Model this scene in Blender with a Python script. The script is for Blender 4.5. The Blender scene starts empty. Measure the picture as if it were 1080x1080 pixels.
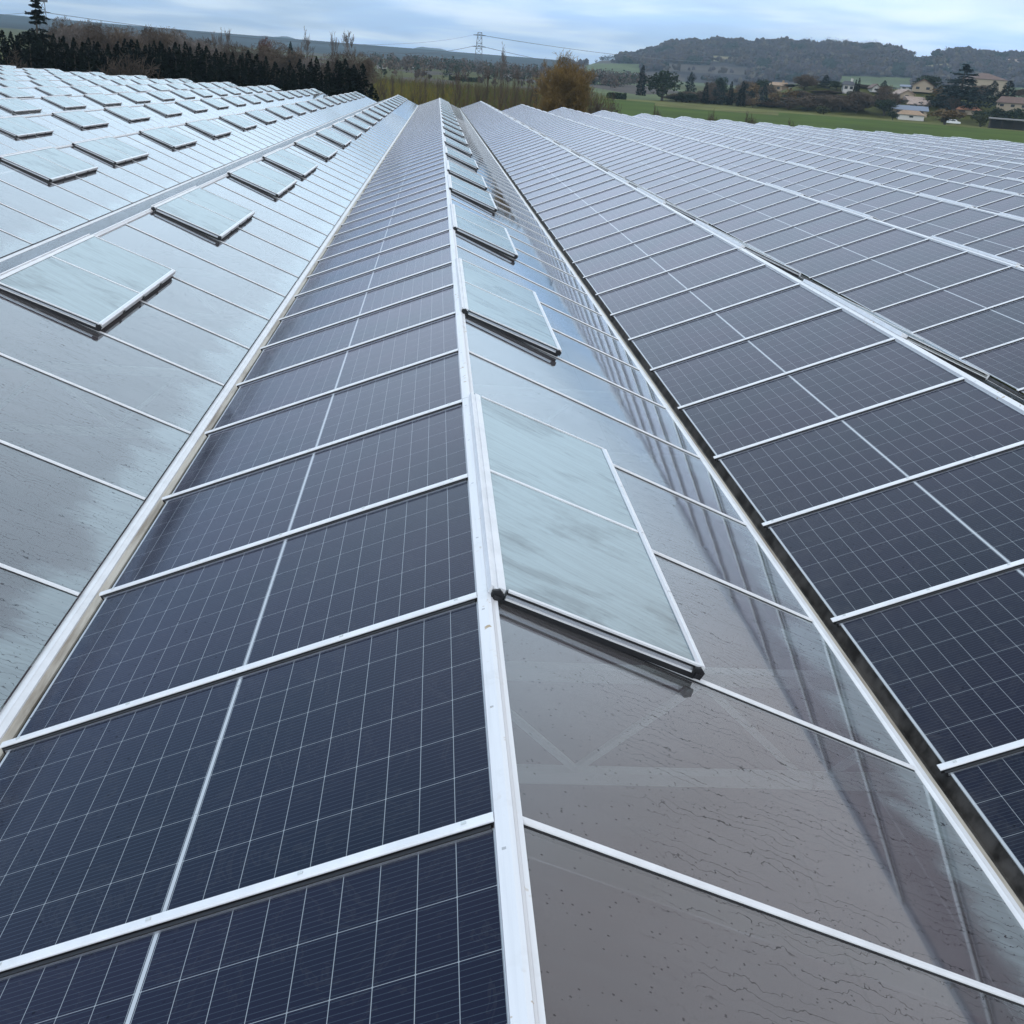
import bpy, math, random
import numpy as np
from mathutils import Matrix, Vector

random.seed(7)
RNG = np.random.default_rng(7)
SC = bpy.context.scene
COL = SC.collection
R = math.radians

# ------------------------------------------------------------------ camera
U = 1.13                                   # width of one roof bay in metres
F_PX = 1150.1
PITCH, YAW, ROLL = R(21.436), R(5.259), R(4.413)
EYE = np.array([-0.20498 * U, 0.0, 1.35581 * U])
_f = np.array([math.sin(YAW) * math.cos(PITCH), math.cos(YAW) * math.cos(PITCH), -math.sin(PITCH)])
_r0 = np.array([math.cos(YAW), -math.sin(YAW), 0.0])
_u0 = np.cross(_r0, _f)
_r = math.cos(ROLL) * _r0 + math.sin(ROLL) * _u0
_u = -math.sin(ROLL) * _r0 + math.cos(ROLL) * _u0
cam = bpy.data.cameras.new('camera')
camo = bpy.data.objects.new('camera', cam)
COL.objects.link(camo)
camo.matrix_world = Matrix(((_r[0], _u[0], -_f[0], EYE[0]), (_r[1], _u[1], -_f[1], EYE[1]),
                            (_r[2], _u[2], -_f[2], EYE[2]), (0, 0, 0, 1)))
cam.sensor_width = 36
cam.lens = 36 * F_PX / 1080
cam.clip_start = 0.1
cam.clip_end = 30000
SC.camera = camo

# ------------------------------------------------------------------ light
SUN_EL, SUN_AZ = R(42), R(215)             # azimuth from +Y towards +X: behind the left shoulder
W = bpy.data.worlds.new('World')
SC.world = W
W.use_nodes = True
nt = W.node_tree
for n in list(nt.nodes):
    nt.nodes.remove(n)


class NB:
    """tiny node builder"""
    def __init__(self, tree):
        self.t = tree

    def n(self, kind, **kw):
        nd = self.t.nodes.new(kind)
        for k, v in kw.items():
            setattr(nd, k, v)
        return nd

    def put(self, sock, v):
        if hasattr(v, 'is_output'):
            self.t.links.new(v, sock)
        else:
            if isinstance(v, tuple) and len(v) == 3 and len(getattr(sock, 'default_value', ())) == 4:
                v = (*v, 1.0)
            sock.default_value = v

    def m(self, op, a, b=0.0, c=None, clamp=False):
        nd = self.n('ShaderNodeMath', operation=op, use_clamp=clamp)
        self.put(nd.inputs[0], a)
        self.put(nd.inputs[1], b)
        if c is not None:
            self.put(nd.inputs[2], c)
        return nd.outputs[0]

    def mix(self, fac, a, b, mode='MIX'):
        nd = self.n('ShaderNodeMix', data_type='RGBA', blend_type=mode)
        self.put(nd.inputs[0], fac)
        self.put(nd.inputs[6], a)
        self.put(nd.inputs[7], b)
        return nd.outputs[2]

    def mixs(self, fac, a, b):
        nd = self.n('ShaderNodeMixShader')
        self.put(nd.inputs[0], fac)
        self.t.links.new(a, nd.inputs[1])
        self.t.links.new(b, nd.inputs[2])
        return nd.outputs[0]

    def sstep(self, v, lo, hi):
        nd = self.n('ShaderNodeMapRange', interpolation_type='SMOOTHSTEP')
        self.put(nd.inputs[0], v)
        self.put(nd.inputs[1], lo)
        self.put(nd.inputs[2], hi)
        nd.inputs[3].default_value = 0
        nd.inputs[4].default_value = 1
        return nd.outputs[0]

    def noise(self, vec, scale, detail=3.0, rough=0.55, dist=0.0):
        nd = self.n('ShaderNodeTexNoise')
        if vec is not None:
            self.t.links.new(vec, nd.inputs['Vector'])
        nd.inputs['Scale'].default_value = scale
        nd.inputs['Detail'].default_value = detail
        nd.inputs['Roughness'].default_value = rough
        nd.inputs['Distortion'].default_value = dist
        return nd.outputs[0]

    def xyz(self, x, y, z):
        nd = self.n('ShaderNodeCombineXYZ')
        for i, v in enumerate((x, y, z)):
            self.put(nd.inputs[i], v)
        return nd.outputs[0]

    def sep(self, v):
        nd = self.n('ShaderNodeSeparateXYZ')
        self.t.links.new(v, nd.inputs[0])
        return nd.outputs

    def near(self, v, centre, half):
        """1 where |v-centre| < half"""
        return self.m('LESS_THAN', self.m('ABSOLUTE', self.m('SUBTRACT', v, centre)), half)

    def grid(self, v, period, half, shift=0.0):
        """1 within half of multiples of period (+shift)"""
        a = self.m('SUBTRACT', v, shift)
        a = self.m('ADD', self.m('DIVIDE', a, period), 0.5)
        fr = self.m('ABSOLUTE', self.m('SUBTRACT', self.m('FRACT', a), 0.5))
        return self.m('LESS_THAN', fr, half / period)


b = NB(nt)
sky = b.n('ShaderNodeTexSky', sky_type='NISHITA')
sky.sun_disc = False
sky.sun_elevation = SUN_EL
sky.sun_rotation = SUN_AZ
sky.air_density = 1.0
sky.dust_density = 2.0
tc = b.n('ShaderNodeTexCoord')
sx, sy, sz = b.sep(tc.outputs['Generated'])
zc = b.m('ADD', b.m('MAXIMUM', sz, 0.0), 0.09)
cv = b.xyz(b.m('DIVIDE', sx, zc), b.m('DIVIDE', sy, zc), 0.0)
c1 = b.noise(cv, 0.42, 6, 0.55, 0.4)
c2 = b.noise(cv, 1.1, 3, 0.5, 0.2)
dens = b.m('ADD', b.m('MULTIPLY', c1, 0.75), b.m('MULTIPLY', c2, 0.25))
# more open sky to the left, a brighter bank to the right
dens = b.m('ADD', dens, b.m('MULTIPLY', sx, 0.22))
cl = b.sstep(dens, 0.36, 0.66)
cl = b.m('ADD', b.m('MULTIPLY', cl, 0.45), 0.52)
ccol = b.mix(b.sstep(c2, 0.35, 0.7), (5.7, 8.5, 13.2), (9.6, 11.2, 13.2))
# higher up the cloud closes to an even pale deck, a little warmer to the right
high = b.sstep(sz, 0.058, 0.105)
deck = b.mix(b.sstep(sx, 0.30, 0.60), (7.9, 9.9, 12.2), (5.7, 5.6, 6.1))
deck = b.mix(b.sstep(sx, -0.55, -0.12), (3.9, 5.7, 8.6), deck)
deck = b.mix(b.m('MULTIPLY', b.sstep(c1, 0.35, 0.65), 0.18), deck, (6.6, 7.1, 7.8))
ccol = b.mix(high, ccol, deck)
cl = b.m('MAXIMUM', cl, b.m('MULTIPLY', high, 0.97))
skyc = b.mix(cl, sky.outputs[0], ccol)
# an overcast sky is brighter higher up
lift = b.m('MULTIPLY', b.sstep(sz, 0.02, 0.17), b.m('SUBTRACT', 1.0, b.sstep(sz, 0.42, 0.80)))
lift = b.mix(lift, b.mix(b.sstep(sz, 0.42, 0.80), (1.0, 1.0, 1.0), (0.92, 0.88, 0.83)), (1.66, 1.60, 1.50))
skyc = b.mix(1.0, skyc, lift, 'MULTIPLY')
bg = b.n('ShaderNodeBackground')
nt.links.new(skyc, bg.inputs[0])
bg.inputs[1].default_value = 0.10
wo = b.n('ShaderNodeOutputWorld')
nt.links.new(bg.outputs[0], wo.inputs[0])

sl = bpy.data.lights.new('sun', 'SUN')
sl.energy = 0.9
sl.angle = R(25)
sl.color = (1.0, 0.97, 0.93)
so = bpy.data.objects.new('sun', sl)
COL.objects.link(so)
sd = Vector((math.sin(SUN_AZ) * math.cos(SUN_EL), math.cos(SUN_AZ) * math.cos(SUN_EL), math.sin(SUN_EL)))
so.rotation_euler = sd.to_track_quat('Z', 'Y').to_euler()
so.location = (0, -5, 30)

SC.view_settings.view_transform = 'Standard'
SC.view_settings.look = 'None'
SC.view_settings.exposure = 0.13
SC.view_settings.gamma = 1.0
SC.render.engine = 'CYCLES'
SC.cycles.use_denoising = True
SC.cycles.max_bounces = 8
SC.cycles.transparent_max_bounces = 12
SC.cycles.volume_bounces = 0
SC.cycles.caustics_reflective = False
SC.cycles.caustics_refractive = False

# ------------------------------------------------------------------ projection helpers (the place is measured from the camera)


def ray(px, py):
    return _f + (px - 540) / F_PX * _r - (py - 540) / F_PX * _u


def project(P):
    v = np.asarray(P, float) - EYE
    d = v @ _f
    if d <= 0.05:
        return None
    return 540 + F_PX * (v @ _r) / d, 540 - F_PX * (v @ _u) / d


def hor_y(px):
    return 81.0 + (px - 461.3) * 0.0772


def az_of(px):
    v = ray(px, hor_y(px))
    return math.atan2(v[0], v[1])


_PXS = np.linspace(-2500, 3500, 601)
_AZS = np.array([az_of(x) for x in _PXS])


def px_of(az):
    return float(np.interp(az, _AZS, _PXS))


# ------------------------------------------------------------------ materials
MATS = {}


def pmat(name, col, rough=0.6, metal=0.0, spec=0.5, var=0.0, vscale=6.0, coat=0.0):
    if name in MATS:
        return MATS[name]
    m = bpy.data.materials.new(name)
    m.use_nodes = True
    q = NB(m.node_tree)
    p = m.node_tree.nodes['Principled BSDF']
    if var:
        t = q.n('ShaderNodeTexCoord')
        oi = q.n('ShaderNodeObjectInfo')
        off = q.n('ShaderNodeVectorMath', operation='ADD')
        q.put(off.inputs[0], t.outputs['Object'])
        q.put(off.inputs[1], q.xyz(q.m('MULTIPLY', oi.outputs['Random'], 37.0), 0.0, 0.0))
        f = q.noise(off.outputs[0], vscale, 4, 0.6)
        f = q.sstep(f, 0.3, 0.7)
        lo = tuple(max(0, c * (1 - var)) for c in col)
        hi = tuple(min(1, c * (1 + var)) for c in col)
        q.put(p.inputs['Base Color'], q.mix(f, lo, hi))
    else:
        p.inputs['Base Color'].default_value = (*col, 1)
    p.inputs['Roughness'].default_value = rough
    p.inputs['Metallic'].default_value = metal
    p.inputs['Specular IOR Level'].default_value = spec
    p.inputs['Coat Weight'].default_value = coat
    MATS[name] = m
    return m


WHITE = pmat('white_aluminium', (0.79, 0.79, 0.80), 0.38, var=0.06, vscale=9)
SILVER = pmat('mill_aluminium', (0.62, 0.63, 0.66), 0.28, metal=0.85)
BLACK = pmat('black_rubber', (0.012, 0.012, 0.014), 0.55)
STEEL = pmat('grey_galvanised', (0.62, 0.65, 0.65), 0.5)
GUTDARK = pmat('wet_gutter_silt_and_shade', (0.080, 0.074, 0.068), 0.3, var=0.7, vscale=9)  # wet silt, with the shade under the panel edge put into the colour


def ridge_mat():
    m = bpy.data.materials.new('ridge_white_with_lichen')
    m.use_nodes = True
    q = NB(m.node_tree)
    p = m.node_tree.nodes['Principled BSDF']
    t = q.n('ShaderNodeTexCoord').outputs['Object']
    x, y, z = q.sep(t)
    spots = q.m('MULTIPLY', q.sstep(q.noise(t, 26, 2, 0.5), 0.66, 0.70), q.sstep(q.noise(t, 1.3, 2), 0.46, 0.58))
    streak = q.sstep(q.noise(q.xyz(q.m('MULTIPLY', x, 60), q.m('MULTIPLY', y, 1.5), 0.0), 1.0, 3), 0.45, 0.75)
    joint = q.grid(y, 4.52, 0.0022, 0.9)
    screw = q.m('MULTIPLY', q.grid(y, 0.565, 0.0045, 0.2), q.near(x, -0.019, 0.0045))
    joint = q.m('MAXIMUM', joint, q.m('MULTIPLY', screw, 0.55))
    c = q.mix(q.m('MULTIPLY', streak, 0.35), (0.76, 0.755, 0.76), (0.58, 0.58, 0.60))
    c = q.mix(q.m('MULTIPLY', q.sstep(q.noise(t, 3.0, 5, 0.7), 0.55, 0.72), 0.3), c, (0.42, 0.40, 0.36))
    c = q.mix(q.m('MULTIPLY', joint, 0.85), c, (0.05, 0.05, 0.05))
    q.put(p.inputs['Base Color'], q.mix(spots, c, (0.42, 0.30, 0.17)))
    p.inputs['Roughness'].default_value = 0.4
    return m


def gutter_mat():
    m = bpy.data.materials.new('dirty_gutter_side')
    m.use_nodes = True
    q = NB(m.node_tree)
    p = m.node_tree.nodes['Principled BSDF']
    t = q.n('ShaderNodeTexCoord').outputs['Object']
    x, y, z = q.sep(t)
    n1 = q.sstep(q.noise(q.xyz(q.m('MULTIPLY', x, 8), q.m('MULTIPLY', y, 0.9), q.m('MULTIPLY', z, 8)), 1.0, 5, 0.65), 0.42, 0.68)
    q.put(p.inputs['Base Color'], q.mix(n1, (0.62, 0.56, 0.47), (0.27, 0.215, 0.16)))
    p.inputs['Roughness'].default_value = 0.55
    return m


RIDGE = ridge_mat()
GUTTAN = gutter_mat()

P_HALF = 0.812          # half length of a solar module along the slope (m)
P_W = 0.5425            # half width of a solar module (m)


def solar_mat():
    m = bpy.data.materials.new('half_cut_solar_cells')
    m.use_nodes = True
    q = NB(m.node_tree)
    p = m.node_tree.nodes['Principled BSDF']
    t = q.n('ShaderNodeTexCoord').outputs['Object']
    oi = q.n('ShaderNodeObjectInfo')
    x, y, z = q.sep(t)
    ax = q.m('ABSOLUTE', x)
    cell_y = 2 * (P_W - 0.006) / 6
    cell_x = (P_HALF - 0.018) / 9
    gy = q.grid(y, cell_y, 0.0009)
    gx = q.grid(q.m('SUBTRACT', ax, 0.008), cell_x, 0.0009)
    mid = q.m('LESS_THAN', ax, 0.0052)
    edge = q.m('GREATER_THAN', ax, P_HALF - 0.009)
    edgey = q.m('GREATER_THAN', q.m('ABSOLUTE', y), P_W - 0.006)
    # small diamonds where four cell corners meet
    fx = q.m('ABSOLUTE', q.m('SUBTRACT', q.m('FRACT', q.m('ADD', q.m('DIVIDE', q.m('SUBTRACT', ax, 0.008), cell_x), 0.5)), 0.5))
    fy = q.m('ABSOLUTE', q.m('SUBTRACT', q.m('FRACT', q.m('ADD', q.m('DIVIDE', y, cell_y), 0.5)), 0.5))
    dia = q.m('LESS_THAN', q.m('ADD', q.m('MULTIPLY', fx, cell_x), q.m('MULTIPLY', fy, cell_y)), 0.0036)
    line = q.m('MAXIMUM', q.m('MAXIMUM', gx, gy), q.m('MAXIMUM', dia, edgey))
    thick = q.m('MAXIMUM', mid, edge)
    bus = q.grid(y, cell_y / 11, 0.00085, cell_y / 22)
    tone = q.noise(q.xyz(q.m('ADD', x, q.m('MULTIPLY', oi.outputs['Random'], 50.0)), y, 0.0), 1.1, 2)
    base = q.mix(q.sstep(tone, 0.3, 0.7), (0.0040, 0.0085, 0.020), (0.0065, 0.0095, 0.024))
    base = q.mix(q.m('MULTIPLY', oi.outputs['Random'], 0.5), base, (0.011, 0.010, 0.026))
    c = q.mix(q.m('MULTIPLY', bus, 0.8), base, (0.045, 0.062, 0.082))
    c = q.mix(q.m('MULTIPLY', line, 0.85), c, (0.34, 0.37, 0.39))
    c = q.mix(thick, c, (0.50, 0.53, 0.55))
    # dust that settles towards the lower edge, faint water marks and a rare bird dropping
    vv = q.xyz(q.m('ADD', x, q.m('MULTIPLY', oi.outputs['Random'], 71.0)), y, 0.0)
    wm = q.noise(vv, 3.2, 5, 0.7, 1.2)
    wm = q.near(wm, 0.52, 0.012)
    dust = q.m('MULTIPLY', q.sstep(x, 0.45, 0.85), q.sstep(q.noise(vv, 7.0, 4, 0.7), 0.35, 0.75))
    c = q.mix(q.m('ADD', q.m('MULTIPLY', dust, 0.10), q.m('MULTIPLY', wm, 0.035)), c, (0.20, 0.19, 0.17))
    vb = q.n('ShaderNodeTexVoronoi')
    m.node_tree.links.new(vv, vb.inputs['Vector'])
    vb.inputs['Scale'].default_value = 2.1
    bc = q.sep(vb.outputs['Color'])
    bird = q.m('MULTIPLY', q.m('LESS_THAN', q.m('ADD', vb.outputs['Distance'], q.m('MULTIPLY', wm, 0.01)), 0.022), q.m('GREATER_THAN', bc[1], 0.90))
    c = q.mix(q.m('MULTIPLY', bird, 0.8), c, (0.45, 0.44, 0.40))
    # rain drops
    vo = q.n('ShaderNodeTexVoronoi')
    wv = q.xyz(q.m('ADD', x, q.m('MULTIPLY', oi.outputs['Random'], 91.0)), y, 0.0)
    m.node_tree.links.new(wv, vo.inputs['Vector'])
    vo.inputs['Scale'].default_value = 26
    dcol = q.sep(vo.outputs['Color'])
    drop = q.m('MULTIPLY', q.m('LESS_THAN', vo.outputs['Distance'], 0.11), q.m('GREATER_THAN', dcol[0], 0.45))
    drop = q.m('MULTIPLY', drop, q.sstep(x, -0.5, 0.5))
    c = q.mix(q.m('MULTIPLY', drop, 0.75), c, (0.004, 0.005, 0.008))
    tr = m.node_tree
    tr.nodes.remove(p)
    dif = q.n('ShaderNodeBsdfDiffuse')
    q.put(dif.inputs['Color'], c)
    rn = q.noise(q.xyz(q.m('MULTIPLY', x, 0.8), q.m('ADD', q.m('MULTIPLY', y, 6.0), q.m('MULTIPLY', oi.outputs['Random'], 31.0)), 0.0), 1.0, 4)
    gl = q.n('ShaderNodeBsdfGlossy')
    q.put(gl.inputs['Roughness'], q.m('ADD', q.m('MULTIPLY', rn, 0.10), 0.06))
    q.put(gl.inputs['Color'], q.mix(q.sstep(tone, 0.3, 0.7), (0.89, 0.90, 0.98), (0.93, 0.90, 0.99)))
    fr = q.n('ShaderNodeFresnel')
    fr.inputs['IOR'].default_value = 1.24
    fac = q.m('MULTIPLY', fr.outputs[0], q.m('SUBTRACT', 0.99, q.m('MULTIPLY', drop, 0.5)))
    o = [n for n in tr.nodes if n.type == 'OUTPUT_MATERIAL'][0]
    tr.links.new(q.mixs(fac, dif.outputs[0], gl.outputs[0]), o.inputs[0])
    return m


SOLAR = solar_mat()


def glass_mat(name, vent=False):
    m = bpy.data.materials.new(name)
    m.use_nodes = True
    tr = m.node_tree
    for n in list(tr.nodes):
        tr.nodes.remove(n)
    q = NB(tr)
    t = q.n('ShaderNodeTexCoord').outputs['Object']
    oi = q.n('ShaderNodeObjectInfo')
    rnd = oi.outputs['Random']
    x, y, z = q.sep(t)
    off = q.m('MULTIPLY', rnd, 63.0)
    blot = q.noise(q.xyz(q.m('ADD', q.m('MULTIPLY', x, 1.0), off), q.m('MULTIPLY', y, 1.7), 0.0), 1.6, 5, 0.6, 0.3)
    fine = q.noise(q.xyz(q.m('MULTIPLY', x, 3.0), q.m('ADD', q.m('MULTIPLY', y, 46.0), off), 0.0), 1.0, 4, 0.65, 0.6)
    speck = q.noise(q.xyz(q.m('ADD', x, off), y, 0.0), 170, 2)
    # dried drops
    vo = q.n('ShaderNodeTexVoronoi')
    tr.links.new(q.xyz(q.m('ADD', x, off), q.m('MULTIPLY', y, 1.25), 0.0), vo.inputs['Vector'])
    vo.inputs['Scale'].default_value = 52
    dc = q.sep(vo.outputs['Color'])
    drop = q.m('MULTIPLY', q.m('LESS_THAN', vo.outputs['Distance'], 0.17), q.m('GREATER_THAN', dc[0], 0.62))
    # crooked run-off lines that follow the slope
    wob = q.noise(q.xyz(q.m('ADD', q.m('MULTIPLY', x, 5.0), off), q.m('MULTIPLY', y, 5.0), 0.0), 1.0, 4, 0.7)
    ry = q.m('ADD', y, q.m('MULTIPLY', wob, 0.16))
    run = q.grid(ry, 0.034, 0.0011)
    run = q.m('MULTIPLY', run, q.sstep(q.noise(q.xyz(q.m('ADD', q.m('MULTIPLY', x, 3.0), off), q.m('MULTIPLY', y, 14.0), 0.0), 1.0, 2), 0.40, 0.55))
    run = q.m('MULTIPLY', run, q.sstep(x, 0.15, 0.6))
    marks = q.m('MAXIMUM', q.m('MULTIPLY', drop, 0.75), q.m('MULTIPLY', run, 0.9))
    if vent:
        haze = q.m('SUBTRACT', 1.0, q.sstep(q.m('ADD', q.m('MULTIPLY', blot, 0.95), q.m('MULTIPLY', fine, 0.12)), 0.52, 0.66))
        streak = q.noise(q.xyz(q.m('MULTIPLY', x, 2.2), q.m('ADD', q.m('ADD', q.m('MULTIPLY', y, 28.0), q.m('MULTIPLY', x, 9.0)), off), 0.0), 1.0, 5, 0.7, 0.8)
        haze = q.m('ADD', q.m('MULTIPLY', haze, 0.62), q.m('MULTIPLY', q.sstep(streak, 0.30, 0.60), 0.38))
        fcol = q.mix(haze, (0.19, 0.20, 0.20), (0.42, 0.50, 0.515))
        op = q.m('ADD', q.m('MULTIPLY', haze, 0.3), 0.6)
        marks = q.m('MULTIPLY', marks, 0.25)
    else:
        # whitish film of condensation up from the gutter, with a ragged edge
        bound = q.m('ADD', 1.02, q.m('MULTIPLY', blot, 0.75))
        cond = q.sstep(x, bound, q.m('ADD', bound, 0.22))
        cond = q.m('MULTIPLY', cond, q.m('ADD', 0.55, q.m('MULTIPLY', fine, 0.6)))
        # cleaner strip next to the bar on the far edge, with a pale tide line
        tide = q.near(q.m('ADD', y, q.m('MULTIPLY', wob, 0.006)), 0.452, 0.0028)
        tide = q.m('MULTIPLY', tide, q.sstep(fine, 0.3, 0.6))
        strip = q.m('GREATER_THAN', y, 0.452)
        fcol = q.mix(q.sstep(blot, 0.35, 0.65), (0.105, 0.088, 0.094), (0.145, 0.124, 0.130))
        fcol = q.mix(q.m('MULTIPLY', q.sstep(fine, 0.4, 0.7), 0.25), fcol, (0.20, 0.21, 0.21))
        fcol = q.mix(q.m('MULTIPLY', strip, 0.35), fcol, (0.17, 0.185, 0.175))
        fcol = q.mix(q.m('MULTIPLY', cond, 0.85), fcol, (0.36, 0.44, 0.45))
        fcol = q.mix(q.m('MULTIPLY', tide, 0.5), fcol, (0.42, 0.43, 0.44))
        op = q.m('ADD', 0.30, q.m('MULTIPLY', cond, 0.55))
        # chalky white specks
        ch = q.m('MULTIPLY', q.sstep(speck, 0.72, 0.78), q.sstep(blot, 0.45, 0.6))
        fcol = q.mix(q.m('MULTIPLY', ch, 0.4), fcol, (0.5, 0.5, 0.5))
    fcol = q.mix(marks, fcol, (0.012, 0.012, 0.014))
    op = q.m('MAXIMUM', op, q.m('MULTIPLY', marks, 0.85))
    dif = q.n('ShaderNodeBsdfDiffuse')
    q.put(dif.inputs['Color'], fcol)
    tl = q.n('ShaderNodeBsdfTranslucent')
    q.put(tl.inputs['Color'], fcol)
    film = q.mixs(0.25, dif.outputs[0], tl.outputs[0])
    tp = q.n('ShaderNodeBsdfTransparent')
    tp.inputs['Color'].default_value = (0.82, 0.86, 0.85, 1)
    # a dust film covers more the flatter one looks across it
    lw = q.n('ShaderNodeLayerWeight')
    lw.inputs['Blend'].default_value = 0.5
    op = q.m('SUBTRACT', 1.0, q.m('MULTIPLY', q.m('SUBTRACT', 1.0, op), q.m('SUBTRACT', 1.25, lw.outputs['Facing'], clamp=True)))
    body = q.mixs(op, tp.outputs[0], film)
    bump = q.n('ShaderNodeBump')
    bump.inputs['Strength'].default_value = 0.05 if not vent else 0.12
    bump.inputs['Distance'].default_value = 0.004
    wv = q.noise(q.xyz(q.m('MULTIPLY', x, 0.7), q.m('ADD', q.m('MULTIPLY', y, 1.6), off), 0.0), 2.2, 1.0)
    h = q.m('ADD', wv, q.m('MULTIPLY', speck, 0.012))
    q.put(bump.inputs['Height'], h)
    gl = q.n('ShaderNodeBsdfGlossy')
    gl.inputs['Color'].default_value = (0.90, 0.95, 0.99, 1) if not vent else (0.84, 0.93, 0.96, 1)
    gl.inputs['Roughness'].default_value = 0.035 if not vent else 0.14
    tr.links.new(bump.outputs[0], gl.inputs['Normal'])
    fr = q.n('ShaderNodeFresnel')
    fr.inputs['IOR'].default_value = 1.5
    tr.links.new(bump.outputs[0], fr.inputs['Normal'])
    # a pane mirrors on both of its faces
    fac = q.m('DIVIDE', q.m('MULTIPLY', fr.outputs[0], 1.85), q.m('ADD', 1.0, q.m('MULTIPLY', fr.outputs[0], 0.87)))
    if vent:
        fac = q.m('MULTIPLY', fac, 0.7)
    else:
        fac = q.m('MULTIPLY', fac, q.m('SUBTRACT', 1.0, q.m('MULTIPLY', marks, 0.6)))
    s = q.mixs(fac, body, gl.outputs[0])
    # the pane is a thin closed box: only the face turned to the viewer carries dirt and mirror
    geo = q.n('ShaderNodeNewGeometry')
    clear = q.n('ShaderNodeBsdfTransparent')
    s = q.mixs(geo.outputs['Backfacing'], s, clear.outputs[0])
    o = q.n('ShaderNodeOutputMaterial')
    tr.links.new(s, o.inputs[0])
    return m


GLASS = glass_mat('wet_dusty_greenhouse_glass')
VGLASS = glass_mat('hazy_vent_glass', True)

# ------------------------------------------------------------------ mesh helpers


class MB:
    def __init__(self):
        self.v, self.f, self.mi = [], [], []

    def face(self, pts, mi=0):
        k = len(self.v)
        self.v += [tuple(map(float, p)) for p in pts]
        self.f.append(tuple(range(k, k + len(pts))))
        self.mi.append(mi)

    def box(self, x0, x1, y0, y1, z0, z1, mi=0, bev=0.0):
        if bev:
            self.prism([(x0, z0), (x1, z0), (x1, z1 - bev), (x1 - bev, z1), (x0 + bev, z1), (x0, z1 - bev)], y0, y1, mi)
            return
        k = len(self.v)
        self.v += [(x0, y0, z0), (x1, y0, z0), (x1, y1, z0), (x0, y1, z0), (x0, y0, z1), (x1, y0, z1), (x1, y1, z1), (x0, y1, z1)]
        for q in ((0, 3, 2, 1), (4, 5, 6, 7), (0, 1, 5, 4), (1, 2, 6, 5), (2, 3, 7, 6), (3, 0, 4, 7)):
            self.f.append(tuple(k + i for i in q))
            self.mi.append(mi)

    def prism(self, sec, y0, y1, mi=0, caps=True):
        """closed (x,z) section swept along y"""
        k = len(self.v)
        n = len(sec)
        self.v += [(x, y0, z) for x, z in sec] + [(x, y1, z) for x, z in sec]
        for i in range(n):
            j = (i + 1) % n
            self.f.append((k + i, k + j, k + n + j, k + n + i))
            self.mi.append(mi)
        if caps:
            self.f.append(tuple(k + i for i in range(n)))
            self.f.append(tuple(k + n + i for i in reversed(range(n))))
            self.mi += [mi, mi]

    def bar(self, a, c, w, mi=0):
        """square bar between two points"""
        a, c = np.array(a, float), np.array(c, float)
        d = c - a
        d /= np.linalg.norm(d)
        h = np.array([0, 0, 1.0]) if abs(d[2]) < 0.9 else np.array([1.0, 0, 0])
        s = np.cross(d, h)
        s /= np.linalg.norm(s)
        t = np.cross(s, d)
        k = len(self.v)
        for P in (a, c):
            for i, j in ((-1, -1), (1, -1), (1, 1), (-1, 1)):
                self.v.append(tuple(P + (s * i + t * j) * w / 2))
        for i in range(4):
            j = (i + 1) % 4
            self.f.append((k + i, k + j, k + 4 + j, k + 4 + i))
            self.mi.append(mi)
        self.f += [(k, k + 3, k + 2, k + 1), (k + 4, k + 5, k + 6, k + 7)]
        self.mi += [mi, mi]

    def mesh(self, name, mats):
        me = bpy.data.meshes.new(name)
        me.from_pydata(self.v, [], self.f)
        for m in mats:
            me.materials.append(m)
        if len(mats) > 1:
            me.polygons.foreach_set('material_index', self.mi)
        me.update()
        return me


def link(name, me, parent=None, loc=(0, 0, 0), rot=None):
    o = bpy.data.objects.new(name, me)
    COL.objects.link(o)
    o.location = loc
    if rot is not None:
        o.rotation_euler = rot
    if parent is not None:
        o.parent = parent
    return o


def tag(o, label=None, cat=None, group=None, kind=None):
    if label:
        o['label'] = label
    if cat:
        o['category'] = cat
    if group:
        o['group'] = group
    if kind:
        o['kind'] = kind
    return o


# ------------------------------------------------------------------ ground and hills
GZ = -4.6
SKY_R = np.array([(560, 62), (600, 63), (620, 63), (640, 60), (670, 53), (700, 45.5), (714, 42), (740, 41.5), (780, 42.5), (830, 43.5),
                  (870, 46), (905, 46), (930, 51), (945, 54), (965, 56), (985, 52), (1010, 50), (1025, 54), (1045, 57), (1065, 54),
                  (1080, 49), (1130, 40), (1300, 30), (1600, 50), (1900, 90)], float)
SKY_L = np.array([(-900, 30), (-300, 12), (0, 20), (60, 26), (130, 31), (200, 36), (250, 37), (300, 40), (340, 45), (380, 50.5), (400, 53.5),
                  (420, 54.5), (434, 53), (445, 50.5), (456, 50), (466, 52), (478, 56), (492, 60), (512, 64), (600, 68), (700, 82)], float)


def sm(t):
    t = np.clip(t, 0, 1)
    return t * t * (3 - 2 * t)


def elev(px, tab):
    """height above the horizon, in camera pixels"""
    return hor_y(px) - np.interp(px, tab[:, 0], tab[:, 1])


def z_at(px, py, dist):
    v = ray(px, py)
    return float(EYE[2] + v[2] / math.hypot(v[0], v[1]) * dist)


def wob(x, y):
    return np.sin(x * 0.013 + y * 0.004) + 0.6 * np.sin(y * 0.011 - x * 0.006 + 1.3) + 0.4 * np.sin(x * 0.031 + 2.0) * np.cos(y * 0.027)


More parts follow.
